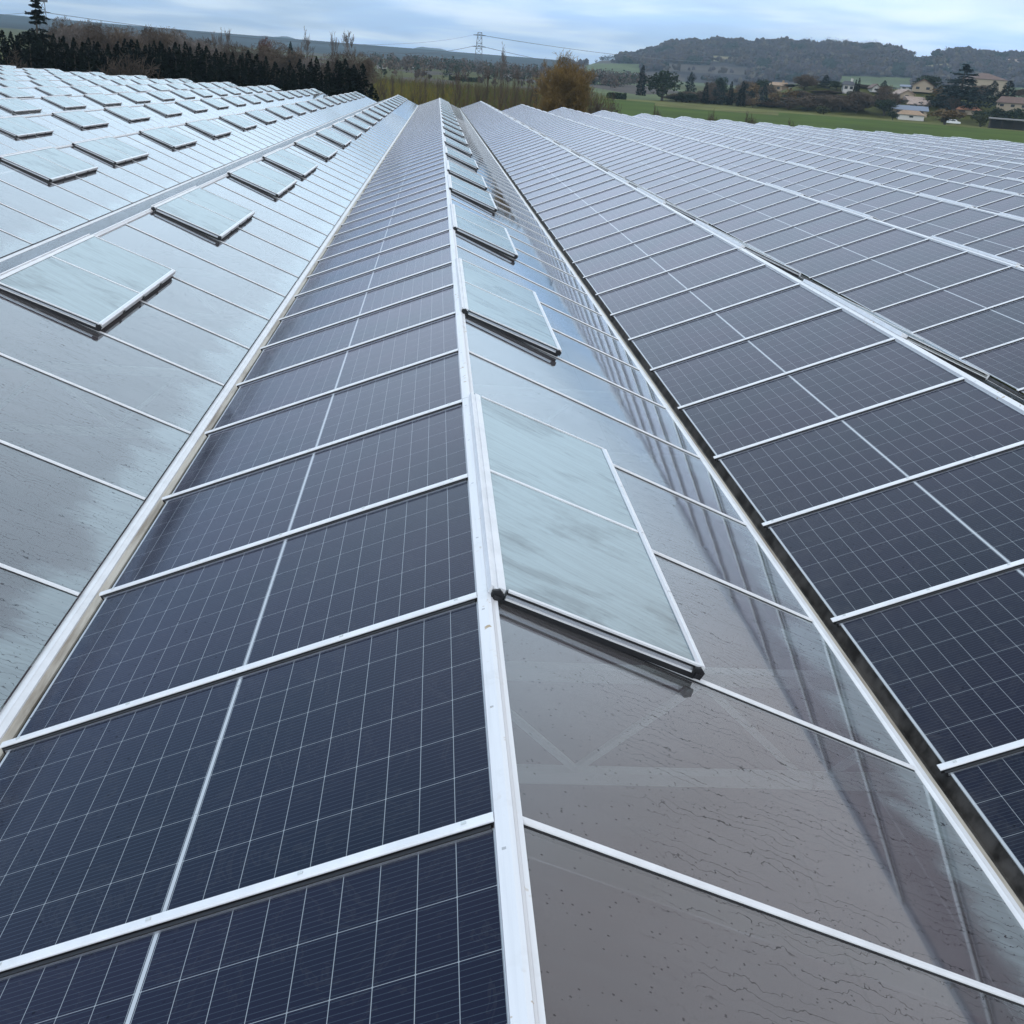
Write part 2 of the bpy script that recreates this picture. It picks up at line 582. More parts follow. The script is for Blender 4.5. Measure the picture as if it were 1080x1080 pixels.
def ground_z(x, y):
    r = math.hypot(x, y)
    az = math.atan2(x, y)
    if r < 118:
        return GZ
    px = px_of(az)
    z = GZ + 4.1 * sm((r - 118) / 240.0) * 1.0
    z += 0.012 * max(0, r - 350) + 0.000008 * max(0, r - 350) ** 2
    z += 8.5 * sm((r - 352) / 62.0) * sm((px - 770) / 90.0) * sm((1700 - px) / 200)
    z = min(z, 45)
    front = sm((az + R(75)) / R(20)) * sm((R(75) - az) / R(20))
    if r > 1150 and front > 0:
        wr = sm((px - 575) / 60.0)
        zc = max(20.0, z_at(px, float(np.interp(px, SKY_R[:, 0], SKY_R[:, 1])), 2050)) - 8.0 + 1.6 * math.sin(px * 0.11) + 1.3 * math.sin(px * 0.27 + 1)
        if r < 2050:
            zz = z + (zc - z) * sm((r - 1150) / 900) + 2.2 * wob(x, y) * sm((r - 1150) / 250) * sm((2050 - r) / 300)
        else:
            zz = zc - (r - 2050) * 0.05
        z = z + (zz - z) * wr * front
    if r > 3000 and front > 0:
        wl = 1 - sm((px - 560) / 80.0)
        zc = max(20.0, z_at(px, float(np.interp(px, SKY_L[:, 0], SKY_L[:, 1])), 4200)) + 3.0 * math.sin(px * 0.09) + 2.2 * math.sin(px * 0.23 + 1)
        zz = z + (zc - z) * sm((r - 3000) / 1200) if r < 4200 else zc - (r - 4200) * 0.06
        z = z + (zz - z) * wl * front
    return float(z)


def place(px, dist):
    az = az_of(px)
    x, y = dist * math.sin(az), dist * math.cos(az)
    return x, y, ground_z(x, y)


def hit(px, py, r0=95, r1=9000):
    """where the line of sight through a spot of the photo meets the ground"""
    v = ray(px, py)
    v = v / math.hypot(v[0], v[1])
    r = r0
    while r < r1:
        x, y, z = EYE + v * r
        if z < ground_z(x, y):
            return x, y, r
        r *= 1.004
    return None


G_ROUGH = pmat('rough_winter_grass', (0.075, 0.078, 0.022), 0.95, spec=0.1, var=0.45, vscale=0.12)
G_FIELD = pmat('sown_green_field', (0.056, 0.090, 0.008), 0.95, spec=0.1, var=0.22, vscale=0.035)
G_STRIP = pmat('yellowed_field_margin', (0.125, 0.125, 0.035), 0.95, spec=0.1, var=0.3, vscale=0.1)
G_SOIL = pmat('brown_ploughed_soil', (0.080, 0.066, 0.056), 0.95, spec=0.1, var=0.2, vscale=0.02)
G_WOOD = pmat('wooded_hillside_floor', (0.040, 0.036, 0.040), 0.95, spec=0.1, var=0.35, vscale=0.03)
G_PAST = pmat('pale_pasture', (0.105, 0.130, 0.055), 0.95, spec=0.1, var=0.2, vscale=0.02)
G_BEIGE = pmat('beige_stubble_field', (0.21, 0.18, 0.10), 0.95, spec=0.1, var=0.2, vscale=0.02)
G_FAR = pmat('far_hill_country', (0.030, 0.045, 0.052), 0.95, spec=0.1, var=0.5, vscale=0.004)
GM = [G_ROUGH, G_FIELD, G_STRIP, G_SOIL, G_WOOD, G_PAST, G_BEIGE, G_FAR]

PARCELS = [  # photo outline boxes of the open fields on the hill: x0, x1, y0, y1, slant, material
    (618, 676, 67, 77, 0.02, 5), (640, 720, 76, 84, 0.05, 3), (600, 650, 62, 68, -0.05, 3), (748, 778, 59.5, 65.5, 0.06, 6),
    (700, 790, 69, 77, 0.05, 3), (815, 850, 77, 84, 0.10, 3), (885, 962, 81, 92, 0.03, 5), (962, 1000, 53, 58, 0.02, 5),
    (972, 1003, 68, 73.5, -0.12, 6), (640, 700, 84, 92, 0.05, 3), (1045, 1085, 92, 104, 0.03, 5), (650, 690, 90, 96, .05, 5)]


def parcel(px, py):
    for x0, x1, y0, y1, s, m in PARCELS:
        if x0 < px < x1 and y0 < py - s * (px - (x0 + x1) / 2) < y1:
            return m
    return None


def build_ground():
    azs = list(np.radians(np.arange(-34, 42.01, 0.22)))
    azs += list(np.radians(np.arange(45, 324, 6.0)))
    rr = [0.0] + list(np.geomspace(3, 100, 14)) + list(np.linspace(104, 420, 62)) + list(np.geomspace(430, 1150, 40)) + \
        list(np.linspace(1170, 2120, 80)) + list(np.geomspace(2250, 4650, 34))
    na, nr = len(azs), len(rr)
    V, Z = [], {}
    for j, r in enumerate(rr):
        for i, a in enumerate(azs):
            x, y = r * math.sin(a), r * math.cos(a)
            V.append((x, y, ground_z(x, y)))
    g_f, g_m, h_f, h_m = [], [], [], []
    for j in range(nr - 1):
        rm = (rr[j] + rr[j + 1]) / 2
        for i in range(na):
            i2 = (i + 1) % na
            q = (j * na + i, j * na + i2, (j + 1) * na + i2, (j + 1) * na + i)
            am = azs[i] + 0.002
            px = px_of(am) if i < 346 else -999
            m = 0
            if i < 346:
                c = np.mean([V[k] for k in q], axis=0)
                if rm < 1150:
                    if px > 596 + 0.1 * (rm - 130) and 100 < rm < 352:
                        m = 1
                        if rm > 322 or (rm > 250 and 690 < px < 820 and rm > 292):
                            m = 2
                    elif px > 620 and rm >= 352:
                        m = [0, 5, 3][int((math.sin(px * 0.04) + math.sin(rm * 0.013)) * 0.75 + 1.5) % 3] if rm > 500 or px < 740 else 0
                    else:
                        s = math.sin(px * 0.05 + 1) + math.sin(rm * 0.028)
                        m = 0 if rm < 165 else (0 if s > 0.9 else (3 if s < -0.9 else 0))
                elif px > 590 and rm < 2200:
                    pr = project(c)
                    m = 4
                    if pr:
                        pm = parcel(*pr)
                        if pm is not None:
                            m = pm
                else:
                    m = 7
            if rm > 1150 and i < 346:
                h_f.append(q)
                h_m.append(m)
            else:
                g_f.append(q)
                g_m.append(m)
    for name, fs, ms in (('ground', g_f, g_m), ('hills', h_f, h_m)):
        used = sorted({k for q in fs for k in q})
        mp = {k: n for n, k in enumerate(used)}
        me = bpy.data.meshes.new(name)
        me.from_pydata([V[k] for k in used], [], [tuple(mp[k] for k in q) for q in fs])
        for m in GM:
            me.materials.append(m)
        me.polygons.foreach_set('material_index', ms)
        me.polygons.foreach_set('use_smooth', [True] * len(ms))
        me.update()
        # make sure the normals look up
        if sum(p.normal.z for p in me.polygons[:200]) < 0:
            me.flip_normals()
        tag(link(name, me), 'winter fields and meadow round the greenhouses' if name == 'ground' else 'wooded hills with a few open fields behind the village',
            name, kind='structure')


build_ground()

# ------------------------------------------------------------------ greenhouse roof spans
SPAN = 2.83536 * U
TH = R(21.816)
CT, ST = math.cos(TH), math.sin(TH)
Y0 = 1.7865 * U
NB_BAYS = 79
YF = Y0 + NB_BAYS * U                      # far gable
YN = Y0 - 5 * U                            # near end, behind the camera
S_MID = 0.7433 * U
S_TIP = 1.4858 * U
S_GL = 1.478 * U
VENT_K = [1, 5, 9, 13] + list(range(16, 78, 4))

# every slope-piece is modelled lying flat: x down the slope, y along the ridge, z out of the roof
LEFT_ROT = (0, -TH, math.pi)    # placeholder, see place_on


def slope_matrix(side):
    # columns: local x -> down the slope, y -> along ridge, z -> normal
    if side > 0:
        return Matrix(((CT, 0, ST), (0, 1, 0), (-ST, 0, CT)))
    # left slope: x down-slope (-CT,0,-ST); keep right-handed by flipping y
    return Matrix(((-CT, 0, -ST), (0, -1, 0), (-ST, 0, CT)))


ROT = {s: slope_matrix(s).to_euler() for s in (-1, 1)}
MROT = {s: slope_matrix(s) for s in (-1, 1)}


def on_slope(name, me, root, side, s, y, h=0.0):
    d = MROT[side] @ Vector((s, 0, h))
    return link(name, me, root, (d.x, y - root.location.y, d.z - root.location.z), ROT[side])


def panel_mesh(bar=False):
    q = MB()
    # the glass laminate, x = 0 on the middle line of the module (ridge side is -x)
    q.box(-P_HALF, P_HALF, -P_W, P_W, -0.008, 0.0, 0)
    if bar:
        # local +y is towards the camera on this slope
        q.box(-P_HALF + 0.02, P_HALF + 0.028, 0.546, 0.584, -0.004, 0.016, 1)
        q.box(-P_HALF + 0.02, P_HALF + 0.02, 0.5845, 0.597, -0.010, 0.006, 2)
    me = q.mesh('solar_panel', [SOLAR, WHITE, BLACK] if bar else [SOLAR])
    return me


def pv_bar_mesh():
    q = MB()
    x0, x1 = 0.0276 * U, S_TIP
    q.prism([(-0.0135, -0.004), (0.0135, -0.004), (0.0135, 0.0105), (-0.0135, 0.0105)], x0, x1 - 0.002, 1)
    q.prism([(-0.0165, 0.011), (0.0165, 0.011), (0.0165, 0.014), (0.011, 0.018), (-0.011, 0.018), (-0.0165, 0.014)], x0, x1, 0)
    # local axes of the prism: section in (x,z), swept in y -> turn to run down the slope
    q.v = [(y, -x, z) for x, y, z in q.v]
    q.box(x0 + 0.01, x1 - 0.012, 0.0195, 0.031, -0.012, 0.008, 1)
    q.box(x0 + 0.01, x1 - 0.012, -0.0255, -0.0195, -0.012, 0.006, 1)
    q.box(x0 + 0.01, x1 - 0.02, 0.0315, 0.0335, -0.006, 0.005, 2)
    for sx in (x0 + 0.07, x0 + 0.46, x0 + 0.83, x0 + 1.2, x1 - 0.06):
        q.box(sx - 0.006, sx + 0.006, -0.004, 0.004, 0.018, 0.0215, 3)
    return q.mesh('glazing_bar', [WHITE, BLACK, SILVER, STEEL])


def gl_bar_mesh():
    q = MB()
    x0, x1 = 0.0253 * U, S_GL
    q.prism([(-0.011, -0.004), (0.011, -0.004), (0.011, 0.0025), (-0.011, 0.0025)], x0, x1 - 0.002, 1)
    q.prism([(-0.013, 0.003), (0.013, 0.003), (0.012, 0.006), (0.006, 0.010), (-0.006, 0.010), (-0.012, 0.006)], x0, x1, 0)
    q.v = [(y, -x, z) for x, y, z in q.v]
    q.box(x0 + 0.005, x1 - 0.004, -0.017, -0.0135, -0.012, 0.002, 1)
    return q.mesh('glazing_bar', [WHITE, BLACK])


def pane_mesh(bar=False):
    q = MB()
    q.box(0.0253 * U, S_GL, -0.5495, 0.5495, -0.004, 0.0, 0)
    if bar:
        q.box(0.0253 * U, S_GL, -0.575, -0.555, -0.006, 0.0045, 1)
    return q.mesh('glass_pane', [GLASS, WHITE, BLACK] if bar else [GLASS])


VL = 0.752                                    # vent length down the slope
VW = 2.03 * U                                # vent width along the ridge
TILT = R(1.1)


def vent_frame_mesh(simple=False):
    """x down the slope from the hinge, y from near (0) to far (VW), z = 0 is the vent's underside"""
    q = MB()
    zt = 0.024
    t = 0.015
    if simple:
        q.box(0.02, VL - 0.03, 0.03, VW - 0.03, 0.012, zt - 0.004, 3)
        q.box(0.02, VL - 0.03, VW / 2 - 0.012, VW / 2 + 0.012, zt - 0.004, zt + 0.002, 0)
    # near and far side profiles: white lip, recessed silver web, white foot
    for a in (0, 1):
        yo = 0.0 if a == 0 else VW
        sg = 1 if a == 0 else -1

        def strip(y0, y1, z0, z1, mi, xa=0.03, xb=VL - 0.018):
            lo, hi = sorted((yo + sg * y0, yo + sg * y1))
            q.box(xa, xb, lo, hi, z0, z1, mi)
        strip(0.0, t, zt - 0.005, zt + 0.002, 0)
        strip(0.005, t, zt - 0.014, zt - 0.0055, 2)
        strip(0.001, t, zt - 0.025, zt - 0.0145, 1)
        strip(-0.002, 0.010, zt - 0.032, zt - 0.0255, 0)
        strip(0.004, 0.03, -0.030, zt - 0.0325, 2, 0.02, VL - 0.02)
    # bottom rail in short lengths
    for k in range(4):
        q.box(VL - 0.017, VL, 0.004 + k * VW / 4, (k + 1) * VW / 4 - 0.006, -0.008, zt + 0.003, 0, bev=0.003)
    q.box(VL - 0.04, VL - 0.010, 0.01, VW - 0.01, -0.030, -0.0085, 2)
    q.box(VL - 0.034, VL - 0.0175, 0.001, VW - 0.001, 0.004, zt + 0.001, 1)
    for cy in (0.25, 0.5, 0.75):
        q.box(VL + 0.0005, VL + 0.008, VW * cy - 0.016, VW * cy + 0.016, -0.006, 0.012, 2)
    # hinge rail on the ridge, grooved
    q.box(-0.031, -0.021, 0.0, VW, -0.004, 0.024, 0)
    q.box(-0.0195, -0.006, 0.0, VW, -0.004, 0.018, 0)
    q.box(-0.0055, 0.020, 0.0, VW, -0.002, zt + 0.001, 0)
    return q.mesh('roof_vent', [WHITE, SILVER, BLACK, VGLASS if simple else STEEL])


def vent_pane_mesh():
    q = MB()
    q.box(0.0205, VL - 0.0345, 0.0, VW / 2 - 0.029, -0.004, 0.0, 0)
    return q.mesh('vent_pane', [VGLASS])


def corner_cap_mesh():
    q = MB()
    # pentagon-shaped plastic plug with a small hook
    q.prism([(-0.019, -0.014), (0.016, -0.015), (0.020, 0.010), (0.0, 0.023), (-0.022, 0.011)], -0.012, 0.0, 0)
    q.box(-0.012, 0.012, -0.020, -0.0125, -0.016, 0.004, 0)
    return q.mesh('corner_cap', [BLACK])


def bar_across_mesh():
    q = MB()
    q.box(0.0205, VL - 0.0345, -0.011, 0.011, 0.0, 0.008, 0)
    return q.mesh('vent_bar', [WHITE])


M_PANEL, M_PANELB = panel_mesh(), panel_mesh(True)
M_PVBAR, M_GLBAR = pv_bar_mesh(), gl_bar_mesh()
M_PANE, M_PANEB = pane_mesh(), pane_mesh(True)
M_VF, M_VFS = vent_frame_mesh(), vent_frame_mesh(True)
M_VP, M_CAP, M_VBAR = vent_pane_mesh(), corner_cap_mesh(), bar_across_mesh()


def ridge_mesh():
    q = MB()
    L0, L1 = YN, YF
    wl, wr = 0.0276 * U, 0.0253 * U
    zl, zr = -wl * ST / CT, -wr * ST / CT
    q.prism([(-wl - 0.002, zl - 0.004), (0.0, -0.008), (wr + 0.002, zr - 0.004), (wr + 0.002, zr + 0.013), (wr - 0.010, zr + 0.015),
             (wr - 0.012, zr + 0.019), (0.010, 0.012), (0.008, 0.017), (-0.004, 0.018), (-wl - 0.002, zl + 0.020)], L0, L1)
    return q.mesh('ridge_cap', [RIDGE])


def gutter_mesh():
    q = MB()
    L0, L1 = YN, YF
    A = [(1.550, -0.634), (1.578, -0.631), (1.583, -0.634), (1.603, -0.641), (1.606, -0.646)]   # white lip
    B = [(1.606, -0.646), (1.618, -0.652), (1.632, -0.657), (1.636, -0.664)]                     # stained inner wall
    C = [(1.636, -0.664), (1.644, -0.705), (1.684, -0.705), (1.702, -0.650)]                     # floor, its colour darkened for the shade of the panels
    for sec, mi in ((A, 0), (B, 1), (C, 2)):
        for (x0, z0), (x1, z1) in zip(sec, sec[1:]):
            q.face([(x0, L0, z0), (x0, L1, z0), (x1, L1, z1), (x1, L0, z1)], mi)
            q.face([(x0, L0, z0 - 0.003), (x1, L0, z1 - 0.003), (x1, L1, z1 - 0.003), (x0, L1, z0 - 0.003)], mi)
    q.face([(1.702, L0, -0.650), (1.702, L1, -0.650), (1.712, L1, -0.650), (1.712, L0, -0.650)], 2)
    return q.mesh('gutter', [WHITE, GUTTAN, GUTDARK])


def gable_mesh():
    q = MB()
    hw = SPAN / 2 - 0.002
    zt, ze = -0.014, -0.70
    q.prism([(-hw, GZ), (hw, GZ), (hw, ze), (0, zt), (-hw, ze)], YF + 0.004, YF + 0.05, 0)
    return q.mesh('gable_wall', [pmat('gable_grey', (0.5, 0.52, 0.53), 0.5)])


def plain_slope(side):
    q = MB()
    s0, s1 = (0.0276 * U, 1.4618 * U) if side < 0 else (0.0253 * U, S_GL)
    q.box(s0, s1, YN, YF, -0.008, 0.0, 0) if side > 0 else q.box(s0, s1, -YF, -YN, -0.008, 0.0, 0)
    return q.mesh('roof_slope', [GLASS if side > 0 else pmat('dark_module_backs', (0.012, 0.014, 0.022), 0.2)])


def truss_mesh():
    q = MB()
    y = 0
    zt, zb = -0.70 * U, -1.16 * U
    x0, x1 = -SPAN / 2 + 0.01, SPAN / 2 - 0.01
    q.box(x0, x1, -0.03, 0.03, zt - 0.03, zt + 0.03)
    q.box(x0, x1, -0.03, 0.03, zb - 0.03, zb + 0.03)
    n = 6
    xs = np.linspace(x0 + 0.06, x1 - 0.06, n + 1)
    for i in range(n):
        a, c = (zb + .031, zt - .031) if i % 2 == 0 else (zt - .031, zb + .031)
        q.bar((xs[i], 0, a), (xs[i + 1], 0, c), 0.028)
    return q.mesh('roof_truss', [STEEL])


SCREEN = pmat('grey_shade_screen', (0.20, 0.155, 0.165), 0.9, var=0.12, vscale=1.0)


def screen_mesh():
    q = MB()
    q.box(-SPAN / 2 + 0.005, SPAN / 2 - 0.005, YN, YF, -1.72, -1.70)
    return q.mesh('shade_screen', [SCREEN])


M_RIDGE, M_GUT, M_GABLE, M_TRUSS, M_SCREEN = ridge_mesh(), gutter_mesh(), gable_mesh(), truss_mesh(), screen_mesh()
M_SLOPE = {s: plain_slope(s) for s in (-1, 1)}
ORD = ['', 'first', 'second', 'third', 'fourth', 'fifth', 'sixth', 'seventh', 'eighth', 'ninth', 'tenth', 'eleventh', 'twelfth',
       'thirteenth', 'fourteenth', 'fifteenth', 'sixteenth', 'seventeenth', 'eighteenth']


def in_view(P, mg):
    pr = project(P)
    return pr is not None and -mg < pr[0] < 1080 + mg and -mg < pr[1] < 1080 + mg


def span(i):
    root = bpy.data.objects.new('greenhouse_span', None)
    COL.objects.link(root)
    root.location = (i * SPAN, YF, GZ)
    if i == 0:
        lab = 'central greenhouse roof, dark solar panels left of its ridge, wet glass right of it'
    elif i < 0:
        lab = '%s greenhouse roof left of the central ridge, pale glass slope with raised vents' % ORD[-i]
    else:
        lab = '%s greenhouse roof right of the central ridge, slope covered in solar panels' % ORD[i]
    tag(root, lab, 'greenhouse', 'greenhouse roofs side by side')
    z = -GZ

    def whole(name, me):
        return link(name, me, root, (0, -YF, z))
    whole('ridge_cap', M_RIDGE)
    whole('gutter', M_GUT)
    whole('gable_wall', M_GABLE)
    xr = i * SPAN
    # left slope: solar panels
    if i >= 0:
        for k in range(-5, NB_BAYS):
            y = Y0 + (k + 0.5) * U
            c = (xr - S_MID * CT, y, -S_MID * ST)
            mg = 130 if i else 60
            if i == 1 and k >= -1:
                mg = 2500
            if not (in_view(c, mg) or in_view((xr - 0.1, y, 0), mg * .6) or in_view((xr - 1.5, y, -.6), mg * .6)):
                continue
            far = i > 3 or (i > 0 and k > 45)
            on_slope('solar_panel', M_PANELB if far else M_PANEL, root, -1, S_MID, y)
            if not far:
                on_slope('glazing_bar', M_PVBAR, root, -1, 0, y - U / 2)
    else:
        d = MROT[-1]
        link('solar_slope', M_SLOPE[-1], root, (0, -YF, z), ROT[-1])
    # right slope: glass
    if i <= 0:
        for k in range(-5, NB_BAYS):
            y = Y0 + (k + 0.5) * U
            c = (xr + S_MID * CT, y, -S_MID * ST)
            if not (in_view(c, 110) or in_view((xr + 0.1, y, 0), 60) or in_view((xr + 1.5, y, -.6), 60)):
                continue
            far = i < -2 or k > 50
            on_slope('glass_pane', M_PANEB if far else M_PANE, root, 1, 0, y)
            if not far:
                on_slope('glazing_bar', M_GLBAR, root, 1, 0, y - U / 2)
    else:
        link('glass_slope', M_SLOPE[1], root, (0, -YF, z), ROT[1])
    if i <= 1:
        whole('shade_screen', M_SCREEN)
    if i in (0, -1, 1):
        for k in range(-2, 26, 4):
            link('roof_truss', M_TRUSS, root, (0, Y0 + (k - 0.2) * U - YF, z))
    # vents
    for k in [-3] * (i > 0) + VENT_K:
        y = Y0 + (k - 0.018) * U
        if not (in_view((xr + 0.1, y + 1, 0.03), 90) or in_view((xr + 0.7, y + 1, -.2), 90)):
            continue
        m = MROT[1] @ Vector((0.027, 0, 0.012))
        rot = (Matrix.Rotation(-TILT, 3, 'Y'))
        eul = (MROT[1] @ rot).to_euler()
        if random.random() < 0.5:
            eul = (MROT[1] @ Matrix.Rotation(-TILT * random.uniform(0.75, 1.25), 3, 'Y')).to_euler()
        loc = (m.x, y - YF, m.z + z + 0.013)
        pr = project((xr + .4, y, 0))
        near = i <= 0 and pr is not None and y < (70 if i == 0 else 62 + 3 * i)
        v = link('roof_vent', M_VF if near else M_VFS, root, loc, eul)
        if near:
            link('vent_pane', M_VP, v, (0, 0.0165, 0.021))
            link('vent_pane', M_VP, v, (0, VW / 2 + 0.0125, 0.021))
            link('vent_bar', M_VBAR, v, (0, VW / 2, 0.0165))
            link('corner_cap', M_CAP, v, (0.0, -0.001, 0.0))
            link('corner_cap', M_CAP, v, (VL - 0.018, -0.001, 0.0))
    return root


for i in range(-12, 18):
    span(i)

# ------------------------------------------------------------------ vegetation
BARK = pmat('grey_brown_bark', (0.075, 0.062, 0.050), 0.9, spec=0.2)
LEAF = {
    'dark': pmat('dark_conifer_needles', (0.0035, 0.008, 0.005), 0.85, spec=0.2, var=0.5, vscale=1.2),
    'green': pmat('evergreen_leaves', (0.022, 0.036, 0.018), 0.8, spec=0.2, var=0.5, vscale=0.8),
    'olive': pmat('olive_green_leaves', (0.050, 0.055, 0.020), 0.85, spec=0.2, var=0.4, vscale=0.8),
    'blue': pmat('blue_green_cedar_needles', (0.014, 0.026, 0.024), 0.85, spec=0.2, var=0.5, vscale=0.8),
}
TWIG = {
    'brown': pmat('brown_bare_twigs', (0.115, 0.085, 0.062), 0.9, spec=0.15, var=0.3, vscale=0.5),
    'grey': pmat('grey_bare_twigs', (0.155, 0.130, 0.115), 0.9, spec=0.15, var=0.3, vscale=0.5),
    'gold': pmat('golden_willow_twigs', (0.190, 0.122, 0.045), 0.9, spec=0.15, var=0.35, vscale=0.4),
    'red': pmat('red_brown_twigs', (0.125, 0.050, 0.038), 0.9, spec=0.15, var=0.3, vscale=0.5),
    'tan': pmat('tan_dry_leaves', (0.150, 0.100, 0.050), 0.9, spec=0.15, var=0.35, vscale=0.6),
    'dun': pmat('dun_bare_twigs', (0.085, 0.064, 0.050), 0.9, spec=0.15, var=0.3, vscale=0.5),
}


def unit(v):
    return v / (np.linalg.norm(v) + 1e-9)


def tube(q, a, c, ra, rc, n=3, mi=0):
    d = unit(c - a)
    h = np.array([0, 0, 1.0]) if abs(d[2]) < 0.9 else np.array([1.0, 0, 0])
    s = unit(np.cross(d, h))
    t = np.cross(s, d)
    k = len(q.v)
    for P, rad in ((a, ra), (c, rc)):
        for i in range(n):
            an = 2 * math.pi * i / n
            q.v.append(tuple(P + (s * math.cos(an) + t * math.sin(an)) * rad))
    for i in range(n):
        j = (i + 1) % n
        q.f.append((k + i, k + j, k + n + j, k + n + i))
        q.mi.append(mi)


def twigquad(q, P, size, g, mi=0, up=0.5):
    d = unit(g.normal(size=3) + np.array([0, 0, up]))
    s = unit(np.cross(d, g.normal(size=3)))
    a, c = size * g.uniform(0.8, 1.6), size * 0.12
    q.face([P - s * c, P + s * c, P + d * a + s * c * 0.3, P + d * a - s * c * 0.3], mi)


def leafquad(q, P, size, g, mi=0, flat=0.0):
    nrm = g.normal(size=3)
    nrm[2] = nrm[2] * (1 - flat) + flat * 1.5
    nrm = unit(nrm)
    s = unit(np.cross(nrm, g.normal(size=3)))
    t = np.cross(nrm, s)
    a, c = size * g.uniform(0.6, 1.25), size * g.uniform(0.45, 0.9)
    q.face([P - s * a, P - t * c * 0.8, P + s * a, P + t * c], mi)


def bare_tree(h, spread, seed, levels=4, kids=(3, 5), rmin=0.02, trunk=0.16, up=0.5, first=0.25, stems=1):
    """tapered limbs down to twigs, from the ground up; returns (trunk mesh builder, crown mesh builder)"""
    g = np.random.default_rng(seed)
    qt, qc = MB(), MB()

    def grow(p, d, L, rad, lev):
        n = 3 if lev < levels else 2
        pts = [p]
        dd = d.copy()
        for s in range(n):
            dd = unit(dd + g.normal(size=3) * (0.10 if lev == 0 else 0.20) + np.array([0, 0, up * 0.13]))
            pts.append(pts[-1] + dd * L / n)
        r2 = max(rad * 0.45, rmin)
        for s in range(n):
            ra = rad + (r2 - rad) * s / n
            rc = rad + (r2 - rad) * (s + 1) / n
            tube(qt if lev == 0 else qc, pts[s], pts[s + 1], ra, rc, 5 if lev == 0 else 3)
        if lev >= levels:
            return
        nk = int(g.integers(kids[0], kids[1] + 1)) + (3 if lev == 0 else 0)
        for c in range(nk):
            t = first + (1 - first) * (c + g.uniform(0.1, 0.9)) / nk if lev == 0 else g.uniform(0.25, 1.0)
            f = t * n
            s = min(int(f), n - 1)
            P = pts[s] + (pts[s + 1] - pts[s]) * (f - s)
            an = g.uniform(0, 2 * math.pi)
            side = np.array([math.cos(an), math.sin(an), 0])
            nd = unit(dd * (0.55 + 0.35 * up) + side * spread + g.normal(size=3) * 0.2 + np.array([0, 0, up * 0.4]))
            grow(P, nd, L * g.uniform(0.42, 0.68) * (1.05 - 0.35 * t if lev == 0 else 1.0), max(rad * 0.5, rmin), lev + 1)

    for s in range(stems):
        an = g.uniform(0, 2 * math.pi)
        lean = 0.0 if stems == 1 else 0.28
        d = unit(np.array([math.cos(an) * lean, math.sin(an) * lean, 1.0]))
        grow(np.array([math.cos(an), math.sin(an), 0]) * (0 if stems == 1 else h * 0.03), d, h * (0.78 if stems == 1 else g.uniform(0.6, 0.8)),
             trunk * h / 10, 0)
    zmax = max(v[2] for v in qc.v)
    k = h / zmax
    for q in (qt, qc):
        q.v = [(x * k, y * k, z * k) for x, y, z in q.v]
    return qt, qc


def conifer(h, w, seed, n=900, size=0.22, power=0.9, base=0.02, tiers=0, ragged=0.25, shoulder=1.0):
    """dense pointed conifer; tiers > 0 gives layered cedar boughs with gaps"""
    g = np.random.default_rng(seed)
    qt, qc = MB(), MB()
    tube(qt, np.zeros(3), np.array([0, 0, h * 0.93]), h * 0.018 + 0.03, 0.02, 5)
    if tiers:
        for t in range(tiers * 3):
            zt = h * (base + (1 - base) * g.uniform() ** 1.15)
            rad = w / 2 * max(0.05, 1 - zt / h) ** power
            nb = 2
            for c in range(nb):
                an = g.uniform(0, 2 * math.pi)
                L = rad * g.uniform(0.65, 1.15)
                d = np.array([math.cos(an), math.sin(an), g.uniform(0.0, 0.12)])
                P0 = np.array([0, 0, zt])
                tube(qc, P0, P0 + d * L, 0.05, 0.02, 3)
                m = int(n / tiers / 3 / nb * (0.4 + 1.2 * rad / (w / 2)))
                for j in range(m):
                    s = g.uniform(0.08, 1.05) ** 0.8
                    P = P0 + d * L * s + np.array([g.normal() * 0.11 * L, g.normal() * 0.11 * L, -0.10 * L * s * s + g.normal() * 0.09 * L])
                    leafquad(qc, P, size * 0.8, g, 1, 0.3)
    else:
        for j in range(n):
            t = g.uniform(base, 1.0) ** 1.0
            t = 1 - (1 - t) ** 0.75 if g.uniform() < 0.4 else t
            an = g.uniform(0, 2 * math.pi)
            lump = 1 + ragged * math.sin(an * 3 + t * 23 + seed) * math.sin(t * 37 + an * 2)
            rad = w / 2 * min(1.0, max(0.0, 1 - t) * shoulder) ** power * (0.55 + 0.45 * g.uniform() ** 0.4) * lump
            P = np.array([math.cos(an) * rad, math.sin(an) * rad, t * h])
            leafquad(qc, P, size * (0.6 + 0.7 * (1 - t)), g, 1)
        for j in range(26):
            leafquad(qc, np.array([g.normal() * 0.03, g.normal() * 0.03, h * g.uniform(0.9, 1.0)]), size * 0.5, g, 1)
    return qt, qc


def broad(h, w, seed, n=1100, size=0.3, clumps=26, trunk=0.25, low=0.2, twigs=False):
    """round leafy crown built of many leaf clumps with gaps between"""
    g = np.random.default_rng(seed)
    qt, qc = MB(), MB()
    tube(qt, np.zeros(3), np.array([0, 0, h * 0.5]), trunk, trunk * 0.5, 6)
    cs = []
    for c in range(clumps):
        d = unit(g.normal(size=3))
        rr = g.uniform(0.35, 0.95)
        P = np.array([d[0] * w * 0.42 * rr, d[1] * w * 0.42 * rr, h * (low + (1 - low) / 2) + d[2] * h * (1 - low) * 0.43 * rr])
        cs.append(P)
        tube(qt, np.array([0, 0, h * g.uniform(0.15, 0.45)]), P, trunk * 0.25, 0.03, 3)
    for j in range(n):
        c = cs[int(g.integers(len(cs)))]
        d = unit(g.normal(size=3)) * g.uniform(0.5, 1.0) ** 0.5 * w * 0.15
        d[2] *= 0.8
        if twigs:
            twigquad(qc, c + d, size, g, 1)
        else:
            leafquad(qc, c + d, size, g, 1)
    return qt, qc


